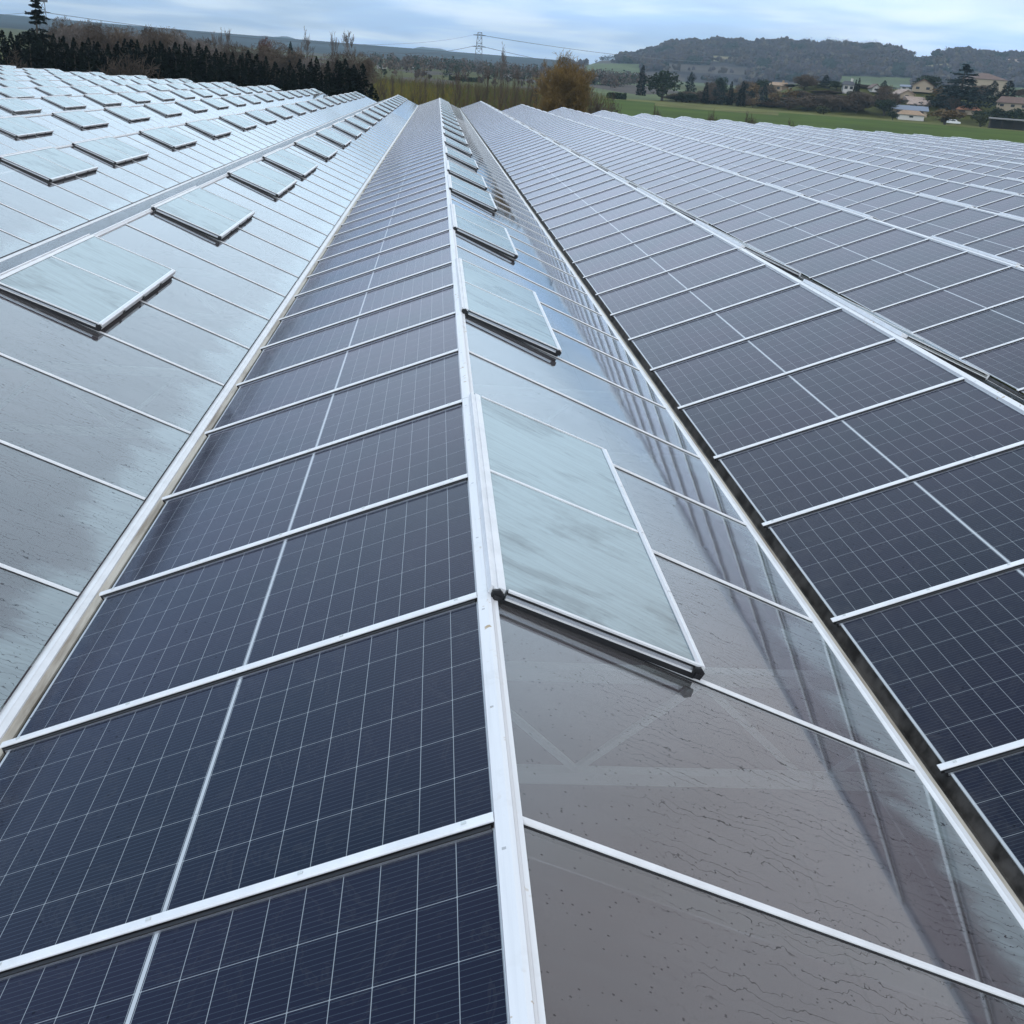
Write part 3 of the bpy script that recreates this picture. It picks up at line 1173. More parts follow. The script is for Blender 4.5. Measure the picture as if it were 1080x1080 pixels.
def hedge_tree(seed):
    """a ragged conifer with several leaders, as in an old unclipped hedge"""
    g = np.random.default_rng(seed)
    qt, qc = conifer(7.5, 2.2, seed, 1300, 0.17, 0.8, 0.0, ragged=0.6, shoulder=1.7)
    for k in range(4):
        _, c = conifer(7.5 * g.uniform(0.62, 0.97), g.uniform(1.1, 1.9), seed * 7 + k, 700, 0.16, 0.85, 0.0, ragged=0.6, shoulder=1.8)
        an = g.uniform(0, 6.28)
        ox, oy = math.cos(an) * g.uniform(0.5, 1.2), math.sin(an) * g.uniform(0.3, 0.8)
        n0 = len(qc.v)
        qc.v += [(x + ox, y + oy, z) for x, y, z in c.v]
        qc.f += [tuple(i + n0 for i in f) for f in c.f]
        qc.mi += c.mi
    return qt, qc


PROTO = {}


def proto(key, maker, leaf):
    qt, qc = maker()
    hi = max(v[2] for v in qc.v)
    rad = np.percentile([math.hypot(v[0], v[1]) for v in qc.v], 97)
    both = MB()
    for q in (qt, qc):
        k = len(both.v)
        both.v += q.v
        both.f += [tuple(i + k for i in f) for f in q.f]
        both.mi += ([0] * len(q.f)) if q is qt else q.mi
    bare_mat = leaf in TWIG
    lm = TWIG[leaf] if bare_mat else LEAF[leaf]
    if bare_mat:
        both.mi = [0 if i < len(qt.f) else 1 for i in range(len(both.f))]
        qc.mi = [1] * len(qc.f)
    PROTO[key] = dict(h=hi, w=2 * rad, trunk=qt.mesh('trunk', [BARK]), crown=qc.mesh('crown', [BARK, lm]), one=both.mesh('tree', [BARK, lm]))


for s in range(4):
    proto('hedge%d' % s, lambda s=s: hedge_tree(20 + s), 'dark')
for s in range(3):
    proto('brown%d' % s, lambda s=s: broad(12, 10, 40 + s, 9000, 0.42, 60, 0.22, 0.12, True), ['brown', 'grey', 'dun'][s])
    proto('sapling%d' % s, lambda s=s: bare_tree(8, 0.42, 60 + s, 3, (4, 5), 0.016, 0.12, 0.8, 0.3), 'dun')
    proto('poplar%d' % s, lambda s=s: bare_tree(15, 0.42, 70 + s, 4, (4, 5), 0.035, 0.10, 0.9, 0.22), 'grey')
    proto('shrub%d' % s, lambda s=s: bare_tree(3, 0.8, 80 + s, 3, (4, 6), 0.011, 0.13, 0.35, 0.1, stems=9), 'dun')
    proto('far_brown%d' % s, lambda s=s: broad(11, 10, 90 + s, 3600, 0.75, 46, 0.25, 0.03, True), 'brown')
    proto('far_tan%d' % s, lambda s=s: broad(7, 6, 100 + s, 700, 0.30, 22, 0.2, 0.1), 'tan')
    proto('evergreen%d' % s, lambda s=s: broad(10, 9, 110 + s, 1500, 0.36, 34, 0.35, 0.12), 'green')
    proto('olive%d' % s, lambda s=s: broad(5, 6, 120 + s, 700, 0.30, 20, 0.2, 0.02), 'olive')
    proto('cypress%d' % s, lambda s=s: conifer(10, 2.4, 130 + s, 800, 0.28, 0.5, 0.0, ragged=0.3), 'dark')
    proto('pine%d' % s, lambda s=s: conifer(11, 5.2, 140 + s, 1000, 0.36, 0.65, 0.03, ragged=0.55), 'blue')
proto('willow', lambda: bare_tree(9, 0.62, 150, 4, (5, 7), 0.016, 0.10, 0.6, 0.06, stems=20), 'gold')
proto('far_red', lambda: broad(11, 7, 151, 4500, 0.5, 40, 0.2, 0.05, True), 'red')
proto('cedar', lambda: conifer(15, 11, 152, 3600, 0.34, 0.85, 0.08, tiers=15), 'blue')
proto('spruce', lambda: conifer(14, 6.6, 153, 5200, 0.22, 0.8, 0.05, tiers=24), 'dark')


def tree(kind, name, label, cat, px, top, wpx, dist=None, base=None, group=None, parts=True):
    """one tree or shrub: column and top row as seen in the photo, distance from the base row or given"""
    if dist is None:
        h_ = hit(px, base)
        x, y, dist = h_ if h_ else (*place(px, 345)[:2], 345)
        z = ground_z(x, y)
    else:
        x, y, z = place(px, dist)
    H = max(0.8, z_at(px, top, dist) - z)
    p = PROTO[kind]
    wm = wpx * dist / F_PX
    sc = (wm / p['w'], wm / p['w'], H / p['h'])
    rz = random.uniform(0, 6.28)
    if parts:
        o = link(name, None, None, (x, y, z - 0.05), (0, 0, rz))
        link('trunk', p['trunk'], o)
        link('crown', p['crown'], o)
    else:
        o = link(name, p['one'], None, (x, y, z - 0.05), (0, 0, rz))
    o.scale = sc
    return tag(o, label, cat, group)


rs = random.Random(11)
# conifer hedge at the far end of the left roofs
HP = [0, 9, 17.5, 27, 36, 45, 55, 63.5, 74.5, 83, 92, 101, 110, 120.5, 129, 137, 143.5, 152, 159.5, 167, 175, 183, 191, 199, 207, 215, 224,
      233, 241, 250, 257.5, 267, 277, 286, 297, 305, 315, 324, 333, 341.5, 352, 361, 370, 379]
for n_, px in enumerate(HP):
    htop = np.interp(px, [0, 60, 130, 200, 240, 262, 285, 300, 316, 350, 379], [31, 37, 43, 46, 52, 56, 63, 68, 60, 62, 67]) + rs.uniform(-4, 3.5)
    tree('hedge%d' % (n_ % 4), 'hedge_conifer', 'dark pointed conifer in the tall hedge behind the left-hand glass roofs', 'conifer',
         px + rs.uniform(-2, 2), htop, rs.uniform(26, 42), dist=108 + rs.uniform(-1.5, 2.5), group='conifers of the tall dark hedge')
tree('spruce', 'spruce_tree', 'tall dark spruce with layered boughs rising above the left hedge', 'tree', 38, -3, 62, dist=135)
for n_, (px, top, w) in enumerate([(64, 22, 34), (78, 18, 36), (98, 19, 38), (118, 24, 40), (138, 26, 42), (157, 26, 42), (175, 24, 44), (192, 31, 44), (208, 36, 44), (70, 16, 34), (88, 19, 40), (108, 23, 40), (128, 25, 40), (147, 28, 40), (165, 25, 42), (183, 28, 40), (200, 33, 42),
                                   (262, 44, 40), (286, 40, 44), (218, 40, 40), (240, 42, 38), (310, 46, 44), (335, 52, 40), (358, 50, 42), (380, 54, 36)]):
    tree('brown%d' % (n_ % 3), 'bare_tree', 'bare brown winter tree in the wood above the left conifer hedge', 'tree', px, top + rs.uniform(-1, 2), w,
         dist=150 + rs.uniform(0, 45), group='bare trees above the conifer hedge')
for n_, (px, top, w) in enumerate([(233, 28, 14), (241, 29, 14), (225, 32, 12)]):
    tree('poplar%d' % (n_ % 3), 'bare_poplar', 'slim pale bare tree above the left hedge, one of a tight row', 'tree', px, top, w, dist=230, group='tight row of slim bare trees')
tree('far_red', 'red_brown_tree', 'red-brown leafless tree between the brown wood and a dark pine', 'tree', 278, 36, 15, dist=200)
tree('pine1', 'pine_tree', 'dark ragged pine behind the hedge, right of the red-brown tree', 'tree', 305, 43, 17, dist=190)
for px, top, w, lab in [(321.5, 27, 17, 'tallest slim bare poplar over the hedge, left of its two neighbours'),
                        (350, 32, 13, 'narrow bare poplar between two broader ones over the hedge'),
                        (367, 31, 22, 'broad-topped bare poplar near the right end of the hedge')]:
    tree('poplar%d' % (int(px) % 3), 'bare_poplar', lab, 'tree', px, top, w, dist=215)
tree('shrub0', 'bare_shrub', 'large bare brown shrub in front of the dark hedge behind the roof ends', 'shrub', 138, 52, 62, dist=100)
tree('shrub1', 'bare_shrub', 'bare branching shrub at the left picture edge before the hedge', 'shrub', 12, 46, 40, dist=101)

# scrub and saplings beyond the middle roofs


def scrub():
    g = np.random.default_rng(5)
    q = MB()
    for i in range(24000):
        px = g.uniform(393, 665)
        d = 195 + 130 * g.uniform() ** 1.2
        if px > 600 and g.uniform() < (px - 600) / 50:
            continue
        x, y, z = place(px, d)
        cl_ = math.sin(px * 0.21 + d * 0.15) + math.sin(px * 0.07 - d * 0.31)
        H = g.uniform(0.4, 1.7) * (1 + 0.6 * cl_ * g.uniform())
        a = g.uniform(0, 6.28)
        w = g.uniform(0.03, 0.09)
        lx, ly = g.normal() * 0.25 * H, g.normal() * 0.25 * H
        s = np.array([math.cos(a) * w, math.sin(a) * w, 0])
        P = np.array([x, y, z - 0.05])
        T = P + np.array([lx, ly, max(0.3, H)])
        left = px < 470 + 20 * math.sin(d * 0.2)
        m = (0 if g.uniform() < 0.6 else 1) if left and d < 280 else (2 if g.uniform() < 0.5 else (1 if g.uniform() < 0.5 else 3))
        q.face([P - s, P + s, T + s * 0.3, T - s * 0.3], m)
    me = q.mesh('scrub', [pmat('yellow_scrub', (0.17, 0.135, 0.024), 0.9, spec=0.1), pmat('olive_scrub', (0.105, 0.100, 0.022), 0.9, spec=0.1),
                          pmat('brown_scrub', (0.115, 0.075, 0.036), 0.9, spec=0.1), pmat('green_scrub', (0.075, 0.095, 0.018), 0.9, spec=0.1)])
    tag(link('scrub', me), 'yellow and brown winter scrub beyond the roof ends', 'scrub', kind='stuff')


scrub()
SAP = [(398, 72), (412, 76), (424, 70), (434, 78), (447, 74), (459, 77), (468, 73), (479, 68), (491, 76), (501, 71), (512, 66), (521, 64), (532, 70), (540, 67),
       (548, 65), (557, 68), (565, 66), (573, 70), (405, 80), (441, 80), (486, 79), (507, 74), (526, 72), (553, 72)]
for n_, (px, top) in enumerate(SAP):
    tree('sapling%d' % (n_ % 3), 'bare_sapling', 'thin bare young tree standing in the scrub beyond the central roof ends', 'tree', px, top, rs.uniform(8, 15),
         dist=rs.uniform(122, 165), group='thin young trees in the scrub')
tree('poplar0', 'bare_poplar', 'pale slim bare tree just right of the lattice pylon', 'tree', 528.5, 43, 14, dist=240)
tree('willow', 'willow_tree', 'big round golden-brown bare willow beyond the roofs', 'tree', 597, 49, 55, dist=138)
for px, top, w, d, lab in [(628, 88, 22, 128, 'low brown shrub at the right foot of the big willow'),
                           (646, 93, 26, 126, 'wide low brown shrub beyond the roof peaks, right of the willow'),
                           (692, 108, 11, 123, 'tiny brown shrub on the near edge of the green field, left of two others'),
                           (752, 113, 13, 124, 'small brown shrub on the near edge of the green field, middle one'),
                           (791, 115, 15, 124, 'small brown shrub against the green field, right of two alike'),
                           (836, 124, 14, 128, 'low brown tuft by the far roof ends, in front of the green field')]:
    tree('shrub%d' % (int(px) % 3), 'bare_shrub', lab, 'shrub', px, top, w, dist=d)

# the belt of trees along the far edge of the green field and round the village
BELT = [
    ('cypress0', 675, 68, 10, 430, 'cypress_tree', 'lone dark egg-shaped conifer left of the round evergreen'),
    ('evergreen0', 698, 73, 33, 362, 'evergreen_tree', 'big round dark evergreen at the left end of the tree belt'),
    ('pine0', 726, 75, 14, 420, 'pine_tree', 'dark pointed conifer just right of the round evergreen'),
    ('evergreen1', 724, 97, 25, 366, 'evergreen_bush', 'low dark bush at the field edge right of the round evergreen'),
    ('cypress1', 743, 86, 8, 368, 'cypress_tree', 'narrow dark cypress, first in the belt right of the low dark bush'),
    ('pine1', 757, 81, 18, 372, 'pine_tree', 'broad dark conifer between two narrow cypresses'),
    ('cypress2', 769, 85, 7, 376, 'cypress_tree', 'narrow dark cypress right of the broad conifer'),
    ('cypress0', 781, 85, 9, 366, 'cypress_tree', 'tall dark cypress in front of tan winter trees'),
    ('far_tan0', 770, 92, 12, 384, 'tan_tree', 'small tan tree behind the narrow cypresses'),
    ('far_tan1', 792, 86, 16, 390, 'tan_tree', 'tan winter tree right of the tall cypress'),
    ('pine2', 804, 88, 12, 368, 'pine_tree', 'dark blocky conifer between tan trees'),
    ('far_tan2', 794, 101, 13, 362, 'tan_bush', 'round tan bush in front of the blocky conifer'),
    ('far_tan0', 816, 95, 14, 366, 'tan_tree', 'tan tree before the sandy house'),
    ('far_tan1', 832, 92, 16, 372, 'tan_tree', 'brownish tree right of the sandy house'),
    ('far_brown0', 845, 77, 26, 395, 'bare_tree', 'large domed bare brown tree in the middle of the belt'),
    ('pine0', 866, 78, 15, 398, 'pine_tree', 'dark green conifer against the large bare tree'),
    ('evergreen2', 878, 85, 14, 396, 'evergreen_tree', 'round green tree left of the white house'),
    ('far_brown1', 852, 98, 32, 362, 'bare_tree', 'wide bare brown tree at the field edge below the domed one'),
    ('far_brown2', 832, 101, 22, 360, 'bare_tree', 'bushy bare tree at the field edge, left of the wide one'),
    ('far_brown0', 876, 98, 28, 362, 'bare_tree', 'brown bare tree above the low green bush'),
    ('evergreen0', 893, 95, 11, 384, 'evergreen_bush', 'dark bush right under the white house'),
    ('cypress1', 897.5, 83, 4.5, 388, 'cypress_tree', 'slim dark cypress touching the white house, shorter of a pair'),
    ('cypress2', 900.5, 81, 4.5, 388, 'cypress_tree', 'slim dark cypress by the white house, taller of a pair'),
    ('far_brown1', 903, 95, 30, 364, 'bare_tree', 'bare brown tree at the field edge right of the low green bush'),
    ('olive0', 869, 111, 17, 345, 'green_bush', 'low spreading green bush standing out into the field'),
    ('pine2', 927, 84, 14, 392, 'pine_tree', 'dark leaning pine right of the small white gable'),
    ('far_brown2', 931, 88, 24, 370, 'bare_tree', 'tall bare tree left of the village roofs'),
    ('evergreen1', 932, 103, 22, 362, 'evergreen_bush', 'dark bush beside the blue-grey roof'),
    ('evergreen2', 942, 116, 10, 336, 'evergreen_bush', 'round dark bush left of the white garage'),
    ('evergreen0', 970, 78, 30, 440, 'evergreen_tree', 'dark domed evergreen behind the gabled house'),
    ('olive1', 978, 97, 18, 382, 'yellow_green_tree', 'yellowish green tree right of the gabled house'),
    ('far_tan2', 985, 90, 16, 392, 'tan_tree', 'rusty tan tree left of the great cedar'),
    ('cedar', 1007, 66, 62, 380, 'cedar_tree', 'great layered cedar towering over the village'),
    ('far_brown0', 1027, 88, 24, 400, 'bare_tree', 'bare brown tree right of the great cedar'),
    ('pine1', 1040, 84, 20, 396, 'pine_tree', 'ragged dark pine between the cedar and the columnar conifer'),
    ('cypress0', 1056, 84, 19, 392, 'conifer_tree', 'dark thick columnar conifer left of the brown-roofed house'),
    ('far_brown1', 1068, 92, 16, 420, 'bare_tree', 'bare tree above the brown-roofed house'),
    ('far_tan0', 997, 114, 34, 333, 'tan_bush', 'wide low rust-coloured bush left of the orange roof'),
    ('evergreen1', 1034, 115, 20, 352, 'evergreen_bush', 'dark hedge bush right of the orange roof'),
    ('evergreen2', 1050, 112, 22, 352, 'evergreen_bush', 'dark hedge bush in front of the brown-roofed house'),
    ('evergreen0', 1070, 113, 24, 352, 'evergreen_bush', 'dark hedge bush at the right picture edge'),
    ('olive2', 1035, 119, 15, 340, 'grey_green_bush', 'round grey-green bush left of the open shed'),
    ('pine0', 998, 110, 10, 356, 'olive_tree', 'small grey-green tree below the cedar'),
]
for kind, px, top, w, d, nm, lab in BELT:
    tree(kind, nm, lab, 'bush' if 'bush' in nm else 'tree', px, top, w, dist=d)
# brush that fills the foot of the belt
for n_ in range(74):
    px = 712 + n_ * 5 + rs.uniform(-3, 3)
    if 940 < px < 995 or 1020 < px:
        continue
    k = rs.choice(['far_brown0', 'far_brown1', 'far_brown2', 'evergreen0', 'far_brown1'])
    edge = 109 + (px - 715) * 0.045
    tree(k, 'belt_thicket', 'nameless brown or dark thicket at the foot of the tree belt', 'thicket', px, edge - rs.uniform(7, 16), rs.uniform(18, 30),
         dist=366 + rs.uniform(0, 25), group='thickets at the foot of the tree belt')

KEEP = [(818.5, 10), (889.5, 9), (917, 8), (960, 24), (975, 10), (1018, 14), (1028, 22), (1068, 18)]
for n_ in range(86):
    px = rs.uniform(735, 1090)
    if any(abs(px - c) < w for c, w in KEEP):
        continue
    k = rs.choice(['far_brown0', 'far_brown1', 'far_brown2', 'far_brown0', 'evergreen1', 'evergreen2', 'pine0', 'far_tan1'])
    d = rs.uniform(375, 470)
    tree(k, 'hillside_tree', 'brown or dark tree among the houses on the rise behind the field', 'tree', px, 97 + (px - 735) * 0.02 - (d - 375) * 0.17 + rs.uniform(-5, 3),
         rs.uniform(14, 24), dist=d, group='trees among the village houses')


def far_wood():
    """the tree line far behind the middle, and the woods that cover the hill"""
    g = np.random.default_rng(9)
    ico = [(0, 0, 1)] + [(0.894 * math.cos(i * 1.2566), 0.894 * math.sin(i * 1.2566), 0.447) for i in range(5)] + \
          [(0.894 * math.cos(i * 1.2566 + 0.628), 0.894 * math.sin(i * 1.2566 + 0.628), -0.447) for i in range(5)]
    tri = [(0, 1 + i, 1 + (i + 1) % 5) for i in range(5)] + [(1 + i, 6 + i, 1 + (i + 1) % 5) for i in range(5)] + [(6 + i, 6 + (i + 1) % 5, 1 + (i + 1) % 5) for i in range(5)]
    ico = np.array(ico)

    def crowns(q, x, y, z, r_, hgt, mi):
        n = 3
        for c in range(n):
            o = g.normal(size=3) * r_ * 0.42
            k = len(q.v)
            s = r_ * g.uniform(0.45, 0.75)
            V = ico * (1 + g.uniform(-0.38, 0.38, size=(11, 1)))
            V = V * np.array([s, s, s * g.uniform(1.0, 1.5)]) + np.array([x + o[0], y + o[1], z + hgt * 0.55 + abs(o[2]) * 0.8])
            q.v += [tuple(v) for v in V]
            q.f += [tuple(k + i for i in t) for t in tri]
            q.mi += [mi] * len(tri)

    mats = [pmat('hill_wood_grey', (0.054, 0.044, 0.050), 0.95, spec=0.1, var=0.25, vscale=0.02), pmat('hill_wood_brown', (0.062, 0.046, 0.036), 0.95, spec=0.1, var=0.25, vscale=0.02),
            pmat('hill_wood_green', (0.022, 0.030, 0.024), 0.95, spec=0.1), pmat('hill_wood_pale', (0.105, 0.088, 0.068), 0.95, spec=0.1)]
    q = MB()
    n = 0
    while n < 15000:
        px = g.uniform(590, 1135)
        d = 1180 + 880 * g.uniform() ** 0.8
        x, y, z = place(px, d)
        pr = project((x, y, z))
        p2 = project((x, y, z + 8))
        if pr is None or parcel(pr[0], pr[1]) is not None or parcel(p2[0], p2[1]) is not None:
            n += 0.3
            continue
        if d < 1330 and g.uniform() < 0.55 and math.sin(px * 0.06) > -0.2:
            n += 0.5
            continue
        if 590 < px < 650 and g.uniform() < 0.6:
            n += 0.4
            continue
        u = g.uniform()
        mi = 0 if u < 0.55 else (1 if u < 0.84 else (2 if u < 0.93 else 3))
        if math.sin(px * 0.09 + 2) * math.sin(d * 0.012) > 0.75:
            mi = 2
        crowns(q, x, y, z - 1.5, g.uniform(2.4, 4.4), g.uniform(5, 8), mi)
        n += 1
    tag(link('hill_wood', q.mesh('hill_wood', mats)), 'leafless grey wood covering the long hill', 'wood', kind='stuff')
    # twiggy trees along the crest
    q = MB()
    for i in range(260):
        px = g.uniform(625, 1110)
        if 955 < px < 972 or math.sin(px * 0.13) * math.sin(px * 0.047 + 1) > 0.72:
            continue
        x, y, z = place(px, 2040)
        H = g.uniform(8, 13) * (1.25 if 835 < px < 920 else 0.85)
        tube(q, np.array([x, y, z]), np.array([x, y, z + H * 0.6]), 0.5, 0.3, 3, 0)
        for c in range(46):
            d_ = unit(g.normal(size=3))
            P = np.array([x, y, z + H * 0.68]) + d_ * H * 0.42 * g.uniform(0.3, 1)
            leafquad(q, P, 0.75, g, 0 if g.uniform() < 0.7 else 1)
    tag(link('crest_trees', q.mesh('crest_trees', [mats[1], mats[3]])), 'row of bare trees along the hill crest', 'wood', kind='stuff')
    # plain woods behind the middle
    q = MB()
    for i in range(1500):
        px = g.uniform(388, 680)
        d = g.choice([420, 560, 640, 700, 760, 820, 900, 1050]) + g.normal() * 14
        if px > 600 and d < 500:
            continue
        x, y, z = place(px, d)
        if math.sin(px * 0.08 + d * 0.37) < -0.25 or (math.sin(px * 0.023 + d) < 0.35 and d < 600):
            continue
        H = g.uniform(4, 8.5)
        if d < 450:
            H *= 0.5
        mi = int(g.choice([0, 1, 2, 1]))
        for c in range(26):
            d_ = unit(g.normal(size=3))
            P = np.array([x, y, z + H * 0.5]) + d_ * H * np.array([0.4, 0.4, 0.5]) * g.uniform(0.2, 1)
            leafquad(q, P, 0.42 + d * 0.0005, g, mi)
    tag(link('plain_wood', q.mesh('plain_wood', [TWIG['brown'], TWIG['dun'], LEAF['green']])), 'lines of bare trees and hedges across the far plain', 'wood', kind='stuff')


far_wood()

# ------------------------------------------------------------------ houses
WALLW = pmat('white_render', (0.56, 0.53, 0.49), 0.8)
WALLC = pmat('cream_render', (0.36, 0.29, 0.21), 0.8)
WALLS = pmat('sandy_stone', (0.30, 0.22, 0.145), 0.85)
ROOFT = pmat('tan_tiles', (0.33, 0.22, 0.14), 0.85, var=0.2, vscale=1.5)
ROOFO = pmat('orange_tiles', (0.42, 0.19, 0.11), 0.85, var=0.2, vscale=1.5)
ROOFP = pmat('pale_pink_tiles', (0.36, 0.27, 0.22), 0.85, var=0.2, vscale=1.5)
ROOFB = pmat('brown_tiles', (0.15, 0.095, 0.075), 0.85, var=0.2, vscale=1.5)
ROOFG = pmat('blue_grey_sheet', (0.16, 0.19, 0.25), 0.6)
ROOFD = pmat('dark_slate', (0.045, 0.045, 0.055), 0.7)
PANEW = pmat('dark_window_pane', (0.03, 0.035, 0.04), 0.2)


def house(px, base, top, wpx, dist, depth, wall, roof, label, rot=0.0, gable=False, roof_frac=0.42, hip=0.0, win=3, chim=True, name='house', cat='house'):
    h_ = hit(px, base, 334 if dist < 1000 else 1160)
    if h_ and h_[2] < dist * 1.6:
        dist = h_[2]
    x, y, g0 = place(px, dist)
    zb = z_at(px, base, dist)
    z = min(g0, zb)
    depth = depth * min(1.4, dist / 380) if dist < 1000 else depth
    H = z_at(px, top, dist) - zb
    Wd = wpx * dist / F_PX
    wh = H * (1 - roof_frac) + (zb - z)
    rh = H * roof_frac
    o = link(name, None, None, (x, y, z), (0, 0, -math.atan2(x, y) + rot))
    tag(o, label, cat)
    q = MB()
    if gable:                      # ridge runs away from the viewer, gable end faces us
        q.prism([(-Wd / 2, 0), (Wd / 2, 0), (Wd / 2, wh), (0, wh + rh - 0.05), (-Wd / 2, wh)], -depth / 2, depth / 2)
    else:
        q.box(-Wd / 2, Wd / 2, -depth / 2, depth / 2, -0.5, wh)
    link('wall', q.mesh('wall', [wall]), o)
    q = MB()
    e, t = 0.4, 0.18
    if gable:
        for s in (-1, 1):
            a, c = (s * (Wd / 2 + e), wh - e * rh / (Wd / 2)), (0, wh + rh)
            q.prism([a, c, (c[0], c[1] + t), (a[0], a[1] + t)] if s < 0 else [(a[0], a[1] + t), (c[0], c[1] + t), c, a], -depth / 2 - e, depth / 2 + e)
    else:
        hx = hip * Wd / 2
        A = [(-Wd / 2 - e, -depth / 2 - e, wh), (Wd / 2 + e, -depth / 2 - e, wh), (Wd / 2 + e, depth / 2 + e, wh), (-Wd / 2 - e, depth / 2 + e, wh)]
        r0, r1 = (-Wd / 2 - e + hx, 0, wh + rh), (Wd / 2 + e - hx, 0, wh + rh)
        q.face([A[0], A[1], r1, r0])
        q.face([A[2], A[3], r0, r1])
        q.face([A[1], A[2], r1])
        q.face([A[3], A[0], r0])
        q.face([A[3], A[2], A[1], A[0]])
    rf = link('roof', q.mesh('roof', [roof]), o)
    if chim:
        q = MB()
        q.box(Wd * 0.2, Wd * 0.2 + 0.7, -0.3, 0.4, wh + rh * 0.5, wh + rh + 0.8)
        link('chimney', q.mesh('chimney', [wall]), rf)
    for k in range(win):
        q = MB()
        cx = -Wd / 2 + Wd * (k + 0.5) / win
        ww = min(0.55, Wd / win * 0.3)
        q.box(cx - ww, cx + ww, -depth / 2 - 0.05, -depth / 2 + 0.02, wh * 0.42, wh * 0.80)
        link('window', q.mesh('window', [PANEW]), o)
    return o


house(959.5, 126, 116.3, 23, 338, 8, WALLW, ROOFT, 'low white garage with a hipped tan roof at the field edge', 0.1, roof_frac=0.48, hip=0.5, win=1, chim=False)
house(957, 121, 111, 31, 352, 9, WALLC, ROOFG, 'long house with a blue-grey roof behind the white garage', 0.1, roof_frac=0.5, win=3, chim=False)
house(947.5, 104.5, 94.5, 13, 395, 8, WALLC, ROOFP, 'cream house with pale gable at the left of the village cluster', 0.35, gable=True, win=1, chim=False)
house(960, 109, 101.5, 16, 378, 9, WALLC, ROOFP, 'pale pink roof stepping down the village slope, upper one', 0.3, roof_frac=0.6, win=2, chim=False)
house(967, 114, 105, 15, 366, 9, WALLC, ROOFP, 'pale pink roof stepping down the village slope, lower one', -0.2, roof_frac=0.6, win=2, chim=False)
house(966.5, 97, 83.5, 18, 405, 9, WALLC, ROOFB, 'tall cream house with pointed gable under the dark domed evergreen', 0.05, gable=True, roof_frac=0.5, win=2, chim=False)
house(951.5, 95, 89, 12, 450, 8, WALLW, ROOFG, 'grey-roofed house left of the pointed gable house', 0, win=2, chim=False)
house(889.5, 97, 85, 9.5, 400, 7, WALLW, ROOFD, 'white house with dark hipped roof beside a pair of cypresses', 0.1, roof_frac=0.35, hip=0.4, win=2)
house(818.5, 97, 86.5, 13, 400, 8, WALLS, ROOFT, 'sandy stone house left of the domed bare tree', -0.3, roof_frac=0.35, win=2)
house(917, 97, 88.5, 7, 420, 7, WALLW, ROOFB, 'small white gable house among bare trees', 0.2, gable=True, win=1, chim=False)
house(1018, 119, 111.5, 20, 352, 9, WALLC, ROOFO, 'bungalow with an orange tiled roof right of the rust bush', 0.1, roof_frac=0.6, hip=0.4, win=2)
house(1068, 116, 102, 28, 372, 9, WALLC, ROOFB, 'stone house with brown tiled roof near the right edge', -0.25, roof_frac=0.5, win=3)
house(1028, 86, 76.5, 28, 560, 16, WALLC, ROOFB, 'big hall with a low brown pyramid roof behind the cedar', 0.3, roof_frac=0.75, hip=0.8, win=0, chim=False)
house(1054, 68, 61.5, 12, 1200, 14, WALLW, ROOFP, 'pale villa on the upper hillside right of the cedar top', 0.3, roof_frac=0.45, hip=0.4, win=3, chim=False)
house(1077, 68, 63, 10, 1250, 14, WALLW, ROOFG, 'white hillside house at the right picture edge', 0.0, win=3, chim=False)
for px, b_, t_, w_, d_, lab in [(835.5, 66, 63, 7, 1700, 'tiny pale house alone in the middle of the hill wood'), (889, 71.5, 68.8, 8, 1600, 'tiny white house lower in the hill wood'),
                                (721.5, 58.5, 56, 5, 1800, 'tiny white house high on the left of the hill wood'), (797, 63, 60.5, 5, 1750, 'tiny white house right of the beige hill field')]:
    house(px, b_, t_, w_, d_, 9, WALLW, ROOFP, lab, 0.2, roof_frac=0.4, win=0, chim=False)
for px, b_, t_, w_, d_, lab in [(402, 72.5, 68, 5, 620, 'little white house far beyond the right end of the hedge'), (431.5, 71.5, 67.5, 5, 640, 'little white house far off above the white caravan'),
                                (508, 73.5, 69.5, 6, 900, 'small pinkish house at the foot of the lattice pylon'), (535, 82, 78, 6, 640, 'small pale house right of the pylon'),
                                (571, 81, 76, 6, 800, 'white farmhouse just left of the big willow')]:
    house(px, b_, t_, w_, d_, 8, WALLW, ROOFP, lab, 0.2, roof_frac=0.4, win=1, chim=False)
# hedge blocks on the plain


def hedge_block(px0, px1, top, dist, label):
    g = np.random.default_rng(int(px0))
    q = MB()
    for i in range(900):
        px = g.uniform(px0, px1)
        x, y, z = place(px, dist + g.uniform(-1, 1))
        zt = z_at(px, np.interp(px, [px0, px1], top), dist)
        leafquad(q, np.array([x, y, g.uniform(z, max(z + 0.5, zt))]), 0.4, g)
    tag(link('clipped_hedge', q.mesh('clipped_hedge', [LEAF['green']])), label, 'hedge')


hedge_block(473, 508, (80.5, 82.5), 440, 'long low dark hedge across the plain left of the pylon foot')
hedge_block(540, 553, (77, 78), 640, 'dark square-cut hedge among the bare saplings')
hedge_block(508, 540, (72.5, 74), 560, 'dark leafy hedge under the pale slim tree')
hedge_block(640, 660, (98, 98.5), 330, 'dark green clipped hedge right of the willow')
hedge_block(618, 655, (83, 84), 640, 'low brown hedgerow behind the willow')


